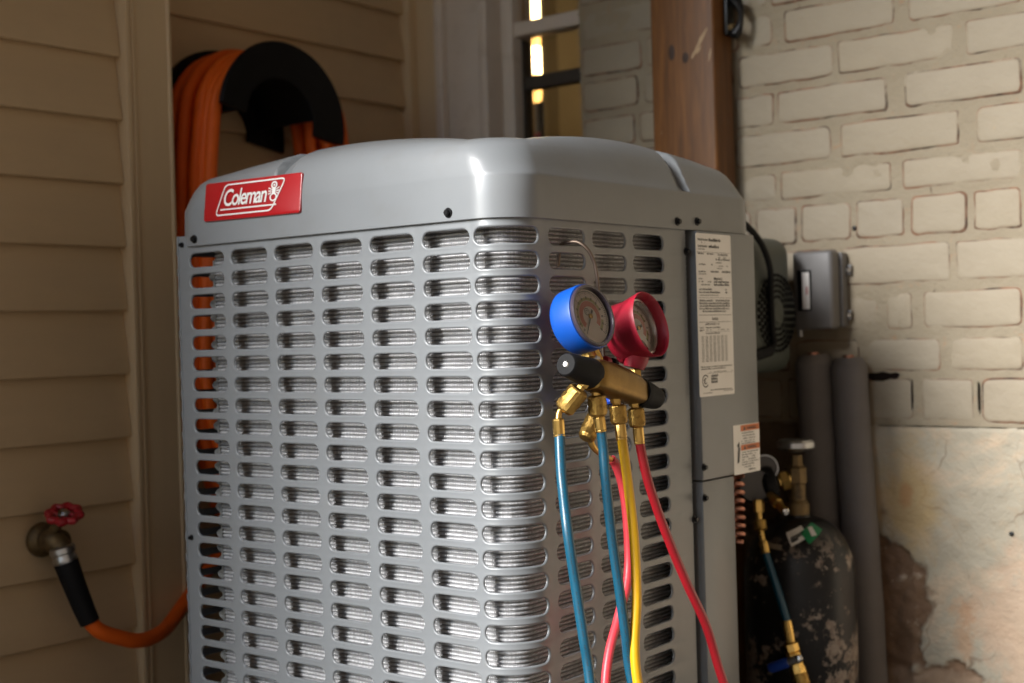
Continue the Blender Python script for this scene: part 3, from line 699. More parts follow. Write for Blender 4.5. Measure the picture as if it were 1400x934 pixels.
def screw(p, n, r=.0046):
    n = Vector(n); mb = MB().lathe(Vector(p), n, [(r * 1.25, 0), (r * 1.3, .0008), (r * 1.15, .0014)], 16)
    mb.lathe(Vector(p) + n * .0012, n, [(r * .86, 0), (r * .86, .0034), (r * .7, .0042)], 6)
    return mb.build('screw', M['screw_black'], ac, True, 30)
for px, py in ((613, 291), (266, 327)): screw(at(px, py, 'y', -.0045), (0, -1, 0))
screw(at(262, 735, 'y', -.0005), (0, -1, 0), .003); screw(at(249, 335, 'y', -.0005), (0, -1, 0), .003)
screw((-.605, .03, .826), (-1, 0, 0))
for px, py in ((926, 303), (953, 303)): screw(at(px, py, 'x', .0045), (1, 0, 0))
for px, py in ((962, 639), (963, 681)): screw(at(px, py, 'x', XC), (1, 0, 0), .0042)
screw(at(938, 344, 'x', .0005), (1, 0, 0), .0042); screw(at(949, 710, 'x', .0005), (1, 0, 0), .004)

# ---- red badge on the lid
def quad_frame(p_bl, p_br, p_tl):
    x = (p_br - p_bl); y = (p_tl - p_bl); return p_bl, x.normalized(), y.normalized(), x.length, y.length
yb0 = -.0062; ytop = -.0005
bl, br_, tl = at(279, 304, 'y', yb0), at(411, 291, 'y', yb0), at(281.5, 252, 'y', ytop)
O, ex, ey, wB, hB = quad_frame(bl, br_, tl); en = ex.cross(ey).normalized(); ey = en.cross(ex)
def plate(O, ex, ey, en, w_, h_, r, t, bev, seg=5):
    mb = MB(); rings = []
    for ins, d in ((0, -t), (0, 0), (bev * .3, bev * .7), (bev, bev)):
        pts = []
        for sx, sy, a0 in ((1, 1, 0), (0, 1, 90), (0, 0, 180), (1, 0, 270)):
            for k in range(seg + 1):
                a = math.radians(a0 + 90 * k / seg); rr = max(r - ins, .0001)
                cx = (w_ - r if sx else r); cy = (h_ - r if sy else r)
                pts.append(O + ex * (cx + rr * math.cos(a)) + ey * (cy + rr * math.sin(a)) + en * d)
        rings.append(pts)
    n = len(rings[0]); V = [p for q in rings for p in q]; Fc = [(j * n + k, j * n + (k + 1) % n, (j + 1) * n + (k + 1) % n, (j + 1) * n + k) for j in range(3) for k in range(n)]
    Fc += [tuple(3 * n + k for k in range(n)), tuple(range(n))[::-1]]
    return mb.add(V, Fc)
badge = plate(O, ex, ey, en, wB, hB, .004, .004, .0015).build('logo_badge', M['badge_red'], ac, True, 35)
E0 = O + en * .0023
def P2(u, v): return E0 + ex * (u * wB) + ey * (v * hB)
def ribbon(pts, wd_, closed=False):
    """flat printed line following points given in badge units"""
    Q = [Vector((u * wB, v * hB)) for u, v in pts]; n = len(Q); V = []
    for i in range(n):
        a = Q[i - 1] if (i or closed) else Q[i]; c = Q[(i + 1) % n] if (i < n - 1 or closed) else Q[i]
        t = (c - a).normalized(); nn = Vector((-t.y, t.x))
        for sg in (1, -1): p = Q[i] + nn * sg * wd_ / 2; V.append(E0 + ex * p.x + ey * p.y)
    m = n if closed else n - 1
    return V, [(2 * i, 2 * i + 1, (2 * i + 3) % (2 * n), (2 * i + 2) % (2 * n)) for i in range(m)]
def rounded(poly, r):
    out = []; n = len(poly)
    for i in range(n):
        p0, p1, p2 = Vector(poly[i - 1]), Vector(poly[i]), Vector(poly[(i + 1) % n]); s_ = Vector((wB, hB))
        a = Vector(((p0.x - p1.x) * wB, (p0.y - p1.y) * hB)).normalized() * r; c = Vector(((p2.x - p1.x) * wB, (p2.y - p1.y) * hB)).normalized() * r
        A_ = Vector((p1.x + a.x / wB, p1.y + a.y / hB)); C_ = Vector((p1.x + c.x / wB, p1.y + c.y / hB))
        for k in range(6): t = k / 5; out.append(tuple(A_ * (1 - t) ** 2 + p1 * 2 * t * (1 - t) + C_ * t * t))
    return out
fr = MB(); v, f = ribbon(rounded([(.135, .13), (.715, .13), (.845, .90), (.225, .90)], .007), .0020, True); fr.add(v, f)
v, f = ribbon([(.185, .265), (.765, .265)], .0019); fr.add(v, f)
fr.build('printed_border', M['white_print'], badge, False)
tx, tf = text_mb('Coleman', P2(.205, .36) + en * .0002, ex, ey, hB * .60, shear=.22, bold=.012, spacing=.86)
# squeeze the word to the width it has on the badge
wmax = max((p - P2(.205, .36)).dot(ex) for p in tx); k_ = (.462 * wB) / wmax
tx = [P2(.205, .36) + ex * ((p - P2(.205, .36)).dot(ex) * k_) + ey * (p - P2(.205, .36)).dot(ey) + en * .0002 for p in tx]
MB().add(tx, tf).build('lettering', M['white_print'], badge, False)
em = MB(); ec = (.735, .60)
def epoly(pts): em.add([P2(ec[0] + u * .055 + (v * .004), ec[1] + v * .25) + en * .0003 for u, v in pts], [tuple(range(len(pts)))])
def ering(cu, cv, ru, rv, th, a0=0, a1=360, n=20):
    for k in range(n):
        t0, t1 = [math.radians(a0 + (a1 - a0) * q / n) for q in (k, k + 1)]
        epoly([(cu + ru * math.cos(t0), cv + rv * math.sin(t0)), (cu + ru * math.cos(t1), cv + rv * math.sin(t1)), (cu + ru * (1 - th) * math.cos(t1), cv + rv * (1 - th) * math.sin(t1)), (cu + ru * (1 - th) * math.cos(t0), cv + rv * (1 - th) * math.sin(t0))])
def eoval(cu, cv, ru, rv, n=24): epoly([(cu + ru * math.cos(2 * math.pi * k / n), cv + rv * math.sin(2 * math.pi * k / n)) for k in range(n)])
ering(0, .62, .56, .38, .42); eoval(0, .62, .16, .11); ering(0, -.58, .66, .42, .34); epoly([(-.30, -.20), (.30, -.20), (.36, .28), (-.36, .28)])
for sg in (-1, 1):
    for v0, v1 in ((.20, .36), (.03, .05), (-.14, -.26)): epoly([(sg * .44, v0 - .05), (sg * .98, v1 - .06), (sg * .98, v1 + .06), (sg * .44, v0 + .05)][::sg])
em.build('lantern_emblem', M['white_print'], badge, False)

# ---- rating label and warning label
def words_row(mb, O, ex, ey, x0, x1, y, h, rs, dens=.9, wl=(2, 7)):
    x = x0
    while x < x1:
        l = rs.randint(*wl) * h * .62
        if x + l > x1: l = x1 - x
        if rs.random() < dens and l > h * .5:
            xx = x
            while xx < x + l - h * .2:
                cw = h * rs.uniform(.34, .5); hh = h * rs.choice((.62, .7, 1.0)); mb.add([O + ex * xx + ey * y, O + ex * min(xx + cw, x1) + ey * y, O + ex * min(xx + cw, x1) + ey * (y + hh), O + ex * xx + ey * (y + hh)], [(0, 1, 2, 3)]); xx += cw + h * .16
        x += l + h * .5
rs = random.Random(3)
XL = XC + .0004
l_bl, l_br, l_tl = at(960, 543, 'x', XL), at(1003.5, 539.5, 'x', XL), at(947.5, 318, 'x', XL)
ly0, ly1, lz0, lz1 = at(950, 330, 'x', XL).y, at(1001.5, 430, 'x', XL).y, l_bl.z, l_tl.z
ly0 = .5 * (at(947.8, 318, 'x', XL).y + at(959.5, 542, 'x', XL).y)
LO, lex, ley, len_ = Vector((XL, ly0, lz0)), Vector((0, 1, 0)), Vector((0, 0, 1)), Vector((1, 0, 0))
LW, LH = ly1 - ly0, lz1 - lz0
rl = plate(LO, lex, ley, len_, LW, LH, .003, .0002, .00005).build('rating_label', M['paper'], ac, False)
lab(rl, 'tall white printed rating label')
ink = MB(); gry = MB(); TO = LO + len_ * .0003
def ltext(mb, s, u, v, size, bold=.0, sp=.9):
    a, f_ = text_mb(s, TO + lex * (u * LW) + ley * (v * LH), lex, ley, size, bold=bold, spacing=sp); mb.add(a, f_)
def lrow(mb, u0, u1, v, h, dens=.9, wl=(2, 7)): words_row(mb, TO, lex, ley, u0 * LW, u1 * LW, v * LH, h, rs, dens, wl)
def lline(v, u0=.02, u1=.98, th=.0003): ink.add([TO + lex * (u0 * LW) + ley * (v * LH), TO + lex * (u1 * LW) + ley * (v * LH), TO + lex * (u1 * LW) + ley * (v * LH + th), TO + lex * (u0 * LW) + ley * (v * LH + th)], [(0, 1, 2, 3)])
ltext(ink, 'Model Number', .06, .955, .0046, .012); ltext(ink, 'Serial Number', .06, .915, .0046, .012)
lrow(ink, .36, .70, .953, .0042, 1, (9, 10)); lrow(ink, .36, .66, .913, .0042, 1, (8, 8))
lrow(gry, .06, .25, .94, .0018); lrow(gry, .06, .25, .90, .0018)
lline(.885)
for v, u0, u1, h in ((.872, .05, .22, .0022), (.872, .30, .50, .002), (.868, .62, .93, .0028), (.852, .62, .95, .0018), (.838, .55, .97, .0028), (.82, .55, .72, .0018), (.806, .08, .26, .002), (.806, .42, .46, .003), (.80, .6, .9, .0016), (.785, .58, .8, .0016), (.762, .06, .26, .0022), (.762, .40, .65, .0026), (.762, .72, .96, .0026), (.748, .06, .28, .0016), (.718, .06, .16, .002), (.716, .48, .72, .0032), (.700, .06, .40, .002), (.698, .48, .92, .0032), (.682, .06, .36, .002), (.680, .48, .92, .0032), (.652, .06, .42, .0026), (.652, .80, .86, .0026), (.634, .06, .66, .0026), (.634, .80, .86, .0026), (.618, .06, .6, .0016)):
    lrow(ink if h > .0018 else gry, u0, u1, v, h)
lline(.605)
for i in range(5): lrow(ink, .06, .92 - .12 * (i == 4), .583 - i * .0165, .0026, .96)
lline(.498, .04, .96, .0005); lline(.455, .04, .96, .0005)
ltext(ink, 'R-410A', .40, .466, .0058, .012)
lrow(gry, .2, .62, .438, .0028, 1); lrow(ink, .05, .16, .418, .002); lrow(ink, .22, .62, .418, .002); lrow(gry, .05, .9, .405, .0015, .5); lline(.396, .2, .9)
lrow(ink, .05, .16, .40, .002); lrow(ink, .22, .62, .383, .002)
for c in range(7):
    for r_ in range(17): lrow(ink if c % 2 else gry, .09 + c * .11, .09 + c * .11 + .075, .365 - r_ * .0095, .0013, 1, (5, 6))
lrow(ink, .05, .95, .178, .0018, .95); lrow(ink, .05, .75, .165, .0018, .95); lrow(gry, .3, .95, .145, .0016, .8); lline(.140, .2, .97)
lrow(ink, .3, .92, .034, .0017); lrow(gry, .1, .35, .018, .0016); lrow(gry, .65, .95, .024, .0016)
# round listing mark and square mark
def lring(cu, cz, r0, r1, a0, a1, n=24):
    for k in range(n):
        t = [math.radians(a0 + (a1 - a0) * q / n) for q in (k, k + 1)]; c = TO + lex * (cu * LW) + ley * cz
        ink.add([c + lex * r0 * math.cos(t[0]) + ley * r0 * math.sin(t[0]), c + lex * r1 * math.cos(t[0]) + ley * r1 * math.sin(t[0]), c + lex * r1 * math.cos(t[1]) + ley * r1 * math.sin(t[1]), c + lex * r0 * math.cos(t[1]) + ley * r0 * math.sin(t[1])], [(0, 1, 2, 3)])
lring(.17, .021, .0072, .0088, 40, 320); lring(.17, .021, .003, .0044, 60, 330)
ltext(ink, 'E', .14, .087, .006, .02)
for i in range(3): lrow(ink, .33, .52, .118 - i * .019, .0034, 1, (8, 9))
ink.build('black_printing', M['ink'], rl, False); gry.build('grey_printing', M['ink_grey'], rl, False)

wy0, wy1 = at(1003, 610, 'x', XL).y, at(1039.5, 605, 'x', XL).y; wz0, wz1 = at(1005, 650, 'x', XL).z, at(1003, 582, 'x', XL).z
wy1 = min(wy1, pcR - .001)
WO = Vector((XL, wy0, wz0)); WW, WH = wy1 - wy0, wz1 - wz0
wl_ = plate(WO, lex, ley, len_, WW, WH, .001, .0002, .00005).build('warning_label', M['paper'], ac, False)
lab(wl_, 'small white warning label with two orange bands')
mb = MB(); T2 = WO + len_ * .0003
def wq(mb, u0, u1, v0, v1): mb.add([T2 + lex * (u * WW) + ley * (v * WH) for u, v in ((u0, v0), (u1, v0), (u1, v1), (u0, v1))], [(0, 1, 2, 3)])
wq(mb, .27, .99, .86, .985); wq(mb, .27, .99, .47, .585)
mb.build('orange_bands', M['label_orange'], wl_, False)
mb = MB()
for v in (.885, .495):
    a, f_ = text_mb('WARNING', T2 + len_ * .0002 + lex * (.50 * WW) + ley * (v * WH), lex, ley, .0062, bold=.01, spacing=.85); mb.add(a, f_)
    mb.add([T2 + len_ * .0002 + lex * (u * WW) + ley * (q * WH) for u, q in ((.36, v - .005), (.46, v - .005), (.41, v + .075))], [(0, 1, 2)])
for v in (.81, .755, .70, .645, .60, .42, .37, .32, .27, .22, .17, .12): words_row(mb, T2, lex, ley, .30 * WW, (.75 + .2 * rs.random()) * WW, v * WH, .0018, rs)
words_row(mb, T2, lex, ley, .55 * WW, .8 * WW, .05 * WH, .003, rs, 1, (7, 8))
for q in ([(.12, .22), (.2, .25), (.24, .55), (.16, .52)], [(.06, .5), (.1, .47), (.22, .33), (.2, .38)], [(.12, .58), (.2, .5), (.22, .62), (.2, .66)]): mb.add([T2 + lex * (u * WW) + ley * (v * WH) for u, v in q], [(0, 1, 2, 3)])
mb.build('black_printing', M['ink'], wl_, False)

# ------------------------------------------------------------------ gauge manifold
mf = thing('gauge_manifold', 'brass gauge manifold with a blue and a red dial hooked on the unit', 'gauge manifold', at(832, 520, 'x', .055))
KL, KR = at(773.5, 498, 'x', .062), at(897, 545, 'x', .052)
bd_ = (KR - KL); BL = bd_.length; bd_.normalize()
upv = (Vector((-.16, 0, 1)) - bd_ * Vector((-.16, 0, 1)).dot(bd_)).normalized(); nv = bd_.cross(upv) * 1.0
if nv.x < 0: nv = -nv
def section_loft(secs, name, m, par):
    """secs: (t along bar, half height up, half height down, half depth)"""
    mb = MB(); V = []; Fc = []; n = 20
    for t, hu, hd_, dp in secs:
        for k in range(n):
            a = 2 * math.pi * k / n; c, s_ = math.cos(a), math.sin(a); e = .62
            c = math.copysign(abs(c) ** e, c); s_ = math.copysign(abs(s_) ** e, s_)
            V.append(KL + bd_ * (t * BL) + nv * (c * dp) + upv * (s_ * (hu if s_ > 0 else hd_)))
    for j in range(len(secs) - 1):
        for k in range(n): Fc.append((j * n + k, j * n + (k + 1) % n, (j + 1) * n + (k + 1) % n, (j + 1) * n + k))
    Fc += [tuple(range(n))[::-1], tuple((len(secs) - 1) * n + k for k in range(n))]
    return mb.add(V, Fc).build(name, m, par, True, 45)
section_loft([(.25, .014, .016, .014), (.258, .0165, .0185, .0155), (.33, .019, .0195, .0165), (.45, .0205, .0195, .017), (.6, .0195, .0185, .017), (.72, .0170, .0175, .016), (.79, .0135, .015, .014), (.815, .011, .013, .012)], 'manifold_body', M['brass_dark'], mf)
for (p0, dr, nm) in ((KL, bd_, 'left'), (KR, -bd_, 'right')):
    r0 = .0128 if nm == 'left' else .0132; L_ = BL * (.27 if nm == 'left' else .215)
    prof = [(.0045, -.0002), (r0 - .0012, -.0002), (r0, .0012), (r0 + .0008, .006), (r0 + .0042, L_ * .8), (r0 + .0046, L_ * .9), (r0 + .0040, L_)]
    kn = MB().lathe(p0, dr, prof, 36, fn=lambda i, k_: -.0006 if (i in (3, 4) and k_ % 6 == 0) else 0).build('knob', M['black_rubber'], mf, True, 40)
    MB().lathe(p0, dr, [(.0005, -.0012), (.0030, -.0012), (.0040, -.0002), (.0040, .001)], 6 if nm == 'x' else 18).build('knob_screw', M['chrome'], kn)
def gauge(name_label, c, ax, r, boot, hood, needle_ang, par):
    """c: centre of the front rim; ax: direction the dial faces"""
    ax = ax.normalized(); ux = Vector((0, 0, 1)).cross(ax).normalized(); uy = ax.cross(ux)
    if hood:
        prof = [(r * .55, -.036), (r * .86, -.035), (r * .95, -.030), (r * .95, -.013), (r * .955, -.011), (r * 1.0, -.004), (r * 1.05, .006), (r * 1.075, .0125), (r * 1.06, .014), (r * 1.035, .013), (r * .98, .005), (r * .965, -.002), (r * .94, -.004)]
    else:
        prof = [(r * .55, -.034), (r * .93, -.033), (r * .985, -.030), (r * 1.0, -.026), (r * 1.0, -.004), (r * .985, -.0015), (r * .93, -.001)]
    g = MB().lathe(c, ax, prof, 48, cap=False, fn=lambda i, k_: 0).build('gauge', boot, par, True, 50); lab(g, name_label)
    MB().lathe(c, ax, [(r * .56, -.0335), (0.0001, -.0336)], 48, cap=False).build('gauge_back', boot, g)
    o = -.001 if hood else 0.0; R_ = r * .92
    MB().lathe(c + ax * o, ax, [(R_, -.004), (R_ * 1.03, -.001), (R_ * 1.035, .0012), (R_ * 1.0, .003), (R_ * .93, .0028), (R_ * .915, .001), (R_ * .91, -.004)], 48, cap=False).build('bezel', M['chrome'] if hood else M['bezel'], g)
    dz = o - .004
    def ring_(r0, r1, d, a0, a1, n=40):
        V = []; Fc = []
        for k in range(n + 1):
            t = math.radians(a0 + (a1 - a0) * k / n); q = ux * math.cos(t) + uy * math.sin(t); V += [c + ax * d + q * r0, c + ax * d + q * r1]
        return V, [(2 * k, 2 * k + 1, 2 * k + 3, 2 * k + 2) for k in range(n)]
    MB().add(*ring_(0, R_ * .93, dz, 0, 360, 48)).build('dial', M['dial_white'], g, False)
    mb = MB(); mb.add(*ring_(R_ * .34, R_ * .52, dz + .0003, -40, 225)); mb.build('red_scale', M['dial_red'], g, False)
    mb = MB(); mb.add(*ring_(R_ * .54, R_ * .64, dz + .0003, 20, 215)); mb.add(*ring_(R_ * .54, R_ * .66, dz + .0003, -48, -10)); mb.build('olive_scale', M['dial_olive'], g, False)
    mb = MB()
    for k in range(61):
        t = -45 + 270 * k / 60; l = .07 if k % 5 else .13
        mb.add(*ring_(R_ * (.84 - l), R_ * .84, dz + .0005, t - .55, t + .55, 1))
        if k % 5 == 0: mb.add(*ring_(R_ * .58, R_ * .67, dz + .0005, t - 2.6, t - .6, 1)); mb.add(*ring_(R_ * .58, R_ * .67, dz + .0005, t + .6, t + 2.6, 1))
    mb.add(*ring_(R_ * .84, R_ * .855, dz + .0005, -45, 225, 50)); mb.build('scale_marks', M['ink'], g, False)
    t = math.radians(needle_ang); q = ux * math.cos(t) + uy * math.sin(t); s_ = q.cross(ax); h = c + ax * (dz + .0016)
    nd = MB().add([h - q * R_ * .25 + s_ * .0016, h - q * R_ * .25 - s_ * .0016, h + q * R_ * .72 - s_ * .0003, h + q * R_ * .72 + s_ * .0003], [(0, 1, 2, 3)])
    nd.build('needle', M['ink'], g, False)
    MB().lathe(h, ax, [(.003, -.001), (.003, .0008), (.0015, .0014)], 14).build('needle_hub', M['brass'], g)
    if not hood:
        mb = MB(); cc_ = c + uy * R_ * .16 - ux * R_ * .12
        V, Fc = ring_(.0036, .0044, dz + .0007, 0, 360, 24); mb.add([v_ + (cc_ - c) for v_ in V], Fc); V, Fc = ring_(.0014, .0022, dz + .0007, 0, 270, 16); mb.add([v_ + (cc_ - c) for v_ in V], Fc)
        mb.build('dial_mark', M['ink'], g, False)
    MB().lathe(c + ax * (o - .0005), ax, [(R_ * .925, 0), (R_ * .6, .0006), (R_ * .2, .0011), (.0001, .0012)], 40, cap=False).build('lens', M['lens'], g)
    return g
axB = Vector((.955, -.06, .25)); axR = Vector((.945, .06, .24))
cB = at(810, 431.5, 'x', .062); cR = at(877, 447, 'x', .058)
gB = gauge('blue rubber booted dial gauge', cB, axB, .0385, M['blue_boot'], False, 236, mf)
gR = gauge('red rubber booted dial gauge with a deep hood', cR, axR, .0375, M['red_boot'], True, 200, mf)
# gauge stems
def hexnut(p, ax, r, l, m, par, nm='hex_nut', n=6): return MB().lathe(p, ax, [(r * .9, 0), (r, l * .12), (r, l * .88), (r * .9, l)], n).build(nm, m, par, True, 25)
sB0, sB1 = at(822, 500, 'x', .052), at(812, 476, 'x', .046)
MB().tube([sB0, sB1, cB - axB.normalized() * .02 - Vector((0, 0, .03))], .0055, 12).build('gauge_stem', M['brass'], mf)
hexnut(at(800, 487, 'x', .050), (at(836, 489, 'x', .050) - at(800, 487, 'x', .050)).normalized(), .0062, .016, M['brass'], mf)
hexnut(at(826, 493, 'x', .052), bd_, .0058, .010, M['red_boot'], mf, 'collar', 16); hexnut(at(836, 496, 'x', .052), bd_, .0062, .008, M['black_rubber'], mf, 'collar', 16)
sR0, sR1 = at(868, 516, 'x', .05), at(866, 494, 'x', .048)
hexnut(sR0 - (sR1 - sR0) * .1, sR1 - sR0, .0085, .012, M['brass'], mf)
MB().tube([sR1 + Vector((0, 0, -.008)), sR1 + Vector((.002, .003, .006)), cR - axR.normalized() * .018 - Vector((0, 0, .022))], lambda t: .0125 + .008 * t, 18, True, 6).build('boot_neck', M['red_boot'], mf)
hexnut(at(812, 497, 'x', .052), upv, .0075, .008, M['zinc'], mf)
# hanging hook
hook = [at(762.5, 364, 'x', -.010), at(764.5, 348, 'x', -.011), at(767, 335, 'x', -.007), at(776, 331.5, 'x', .010), at(790, 331, 'x', .024), at(803, 341, 'x', .034), at(812, 358, 'x', .038), at(816, 378, 'x', .039), at(818, 400, 'x', .038), at(822, 450, 'x', .034), at(826, 500, 'x', .046)]
MB().tube(hook, .0022, 10, True, 8).build('hook', M['wire'], mf)

# ------------------------------------------------------------------ hoses
def knurled(p, ax, r, l, par, m=None):
    n = 16; rows_ = 5; prof = [(r * .72, -l * .06), (r * .95, 0)] + [(r, l * (.06 + .82 * i / rows_)) for i in range(rows_ + 1)] + [(r * .97, l * .92), (r * .8, l), (r * .6, l * 1.02)]
    return MB().lathe(p, ax, prof, n, fn=lambda i, k_: (.0009 if (i + k_) % 2 else -.0009) if 2 <= i <= rows_ + 1 else 0).build('knurled_nut', m or M['brass_knurl'], par, True, 15)
def ferrule(p0, p1, r, par): 
    d = p1 - p0; L = d.length
    return MB().lathe(p0, d, [(r * .7, 0), (r * .9, L * .04), (r, L * .12), (r, L * .80), (r * .93, L * .88), (r * 1.0, L * .92), (r * .98, L)], 12).build('ferrule', M['brass'], par, True, 20)
def hose(label, pts, m, r, nut=None, fer=None, neck=None, elbow=None, group='charging hoses below the manifold', rn=.0105, prn=False):
    t = thing('charging_hose', label, 'hose', pts[0], group)
    MB().tube(pts, lambda t_: r, 16, True, 10).build('tube', m, t)
    if prn:
        Q = spline(pts, 60); mb = MB(); rp = random.Random(5); acc = 0.0
        for i in range(1, len(Q)):
            d = Q[i] - Q[i - 1]; acc += d.length
            if acc < .0016 or Q[i].z < .15: continue
            acc = 0
            if rp.random() < .35: continue
            d.normalize(); o_ = (CAM * 0 + Vector((.8, -.6, 0))); o_ = (o_ - d * o_.dot(d)).normalized(); sd = d.cross(o_)
            ang = rp.uniform(-.10, .10) + .35; w2 = rp.uniform(.12, .30)
            V = [Q[i] + d * e + (o_ * math.cos(ang + q) + sd * math.sin(ang + q)) * (r + .00015) for e in (-.0004, .0004) for q in (-w2 / 2, w2 / 2)]
            mb.add(V, [(0, 1, 3, 2)])
        o = mb.build('printing', M['ink'], t, False); o['kind'] = 'stuff'
    if fer: ferrule(*fer, r * 1.15, t)
    if nut: knurled(nut[0], nut[1] - nut[0], rn, (nut[1] - nut[0]).length, t)
    if neck: MB().lathe(neck[0], neck[1] - neck[0], [(.0048, 0), (.0068, .002), (.0068, (neck[1] - neck[0]).length * .55), (.005, (neck[1] - neck[0]).length * .6), (.005, (neck[1] - neck[0]).length)], 6).build('hex_neck', M['brass'], t, True, 25)
    if elbow: MB().tube(elbow, .0038, 12, True, 8).build('elbow', M['brass'], t)
    return t
def px3(L): return [at(a, b, 'x', c) for a, b, c in L]
low = lambda p, dx, dy: [p + Vector((dx * .4, dy * .3, -.10)), p + Vector((dx * .8, dy * .7, -.19)), p + Vector((dx, dy, -.235))]
def flow(L, dx, dy):
    p = px3(L); e = p[-1]; z = e.z
    return p + [e + Vector((dx * .3, dy * .3, -z * .55)), Vector((e.x + dx * .7, e.y + dy * .7, .04)), Vector((e.x + dx * 1.3, e.y + dy * 1.3, .0075)), Vector((e.x + dx * 2.2, e.y + dy * 2, .0075))]
hose('leftmost teal blue hose with a bent knurled brass end', flow([(765, 592, .038), (766.5, 630, .044), (769, 664, .050), (776, 725, .067), (787, 800, .072), (798, 872, .078), (807, 933, .083)], .10, -.05), M['blue_hose'], .0060,
     nut=px3([(792, 533, .056), (769.5, 561, .0385)]), fer=px3([(763, 572, .037), (764.8, 597, .038)]), neck=px3([(802, 519, .062), (790, 535, .0545)]), elbow=px3([(774, 555, .042), (765, 563, .0375), (763, 575, .037)]), rn=.0118, prn=True)
hose('teal blue hose between the other blue hose and the yellow hose', flow([(822, 588, .060), (825, 615, .061), (828, 654, .063), (837, 736, .066), (846, 800, .069), (855, 865, .072), (864, 932, .074)], .12, .0), M['blue_hose'], .0060,
     nut=px3([(815.5, 542, .058), (818, 569, .059)]), fer=px3([(818.5, 568, .059), (821.5, 590, .060)]), neck=px3([(813, 528, .056), (815.5, 543, .058)]), prn=True)
hose('yellow hose on the third brass fitting', flow([(850, 598, .062), (852, 612, .063), (859, 664, .068), (867, 736, .074), (870.5, 815, .079), (872, 933, .084)], .14, .02), M['yellow_hose'], .0059,
     nut=px3([(844, 555, .056), (847, 580, .058)]), fer=px3([(847.3, 579, .058), (850, 602, .062)]), neck=px3([(840, 541, .055), (844, 556, .056)]), rn=.0098)
hose('dark red hose swinging out to the right from the last fitting', flow([(874.5, 602, .058), (877, 618, .059), (887, 661, .063), (909, 725, .068), (937, 793, .074), (966, 857, .080), (989, 932, .086)], .10, .12), M['red_hose'], .0058,
     nut=px3([(869, 559, .054), (872, 584, .056)]), fer=px3([(872, 583, .056), (874.3, 607, .058)]), neck=px3([(866, 547, .053), (869, 560, .054)]), rn=.0096)
hose('lighter red hose behind the blue and yellow hoses', flow([(836, 628, .030), (842, 636, .030), (851, 664, .030), (857, 707, .032), (859.5, 765, .034), (856, 805, .038), (846, 842, .042), (828, 933, .05)], .05, -.08), M['pink_hose'], .0056,
     nut=px3([(815, 570, .034), (801, 600, .032)]), elbow=px3([(806, 590, .032), (809, 607, .031), (818, 618, .030), (838, 630, .030)]))
mf2 = MB().lathe(at(838, 553, 'x', .048), upv, [(.006, 0), (.0085, .002), (.0085, .010), (.004, .012)], 12).build('port_cap', M['blue_lever'], mf)

# ------------------------------------------------------------------ garden tap and hose on the left
tp0 = at(58, 738, 'x', XS + .004); tap = thing('garden_tap', 'weathered bronze garden tap with a red handwheel on the siding', 'tap', tp0)
MB().lathe(tp0, (1, 0, 0), [(.026, -.004), (.027, .0), (.025, .006), (.018, .012), (.0165, .03), (.019, .036), (.019, .048)], 24).build('flange', M['old_brass'], tap)
tb = at(72, 738, 'x', XS + .05)
MB().tube([tp0 + Vector((.02, 0, 0)), tb, at(83, 748, 'x', XS + .062), at(87, 757, 'x', XS + .07)], lambda t: .017 - .002 * t, 18, True, 6).build('body', M['old_brass'], tap)
hw = at(88, 703, 'x', XS + .075); hax = Vector((.35, -.25, .9)).normalized()
MB().tube([tb + Vector((-.005, 0, .005)), hw + hax * .004], .008, 12).build('stem', M['old_brass'], tap)
wh = MB(); n = 48; a_ = hax.orthogonal().normalized(); b2 = hax.cross(a_)
wh.tube([hw + (a_ * math.cos(2 * math.pi * k / n) + b2 * math.sin(2 * math.pi * k / n)) * (.0215 + .0028 * math.cos(8 * 2 * math.pi * k / n)) for k in range(n + 1)], .0058, 10, False)
for k in range(4): wh.tube([hw - hax * .002, hw + (a_ * math.cos(k * 1.5708) + b2 * math.sin(k * 1.5708)) * .021], .0042, 8)
wh.build('handwheel', M['red_paint'], tap)
MB().lathe(hw - hax * .006, hax, [(.009, 0), (.009, .009), (.005, .012)], 12).build('handwheel_nut', M['zinc'], tap)

gh = thing('garden_hose', 'orange garden hose coiled on the black hanger and joined to the tap', 'hose', at(85, 757, 'x', XS + .07))
c0, c1 = at(84, 747, 'x', XS + .068), at(91, 772, 'x', XS + .072)
MB().lathe(c0, c1 - c0, [(.0165, 0), (.0195, .002), (.0195, .010), (.017, .012), (.0172, .016), (.0185, .018), (.0185, .024), (.015, .03)], 24, fn=lambda i, k_: -.0008 if k_ % 3 == 0 and i in (1, 2, 5, 6) else 0).build('coupling', M['zinc'], gh)
sl_ = [at(90, 768, 'x', XS + .072), at(100, 795, 'x', XS + .076), at(113, 828, 'x', XS + .08), at(123, 851, 'x', XS + .085)]
MB().tube(sl_, lambda t: .0185 - .0035 * t, 18, True, 6).build('bend_guard', M['black_rubber'], gh)
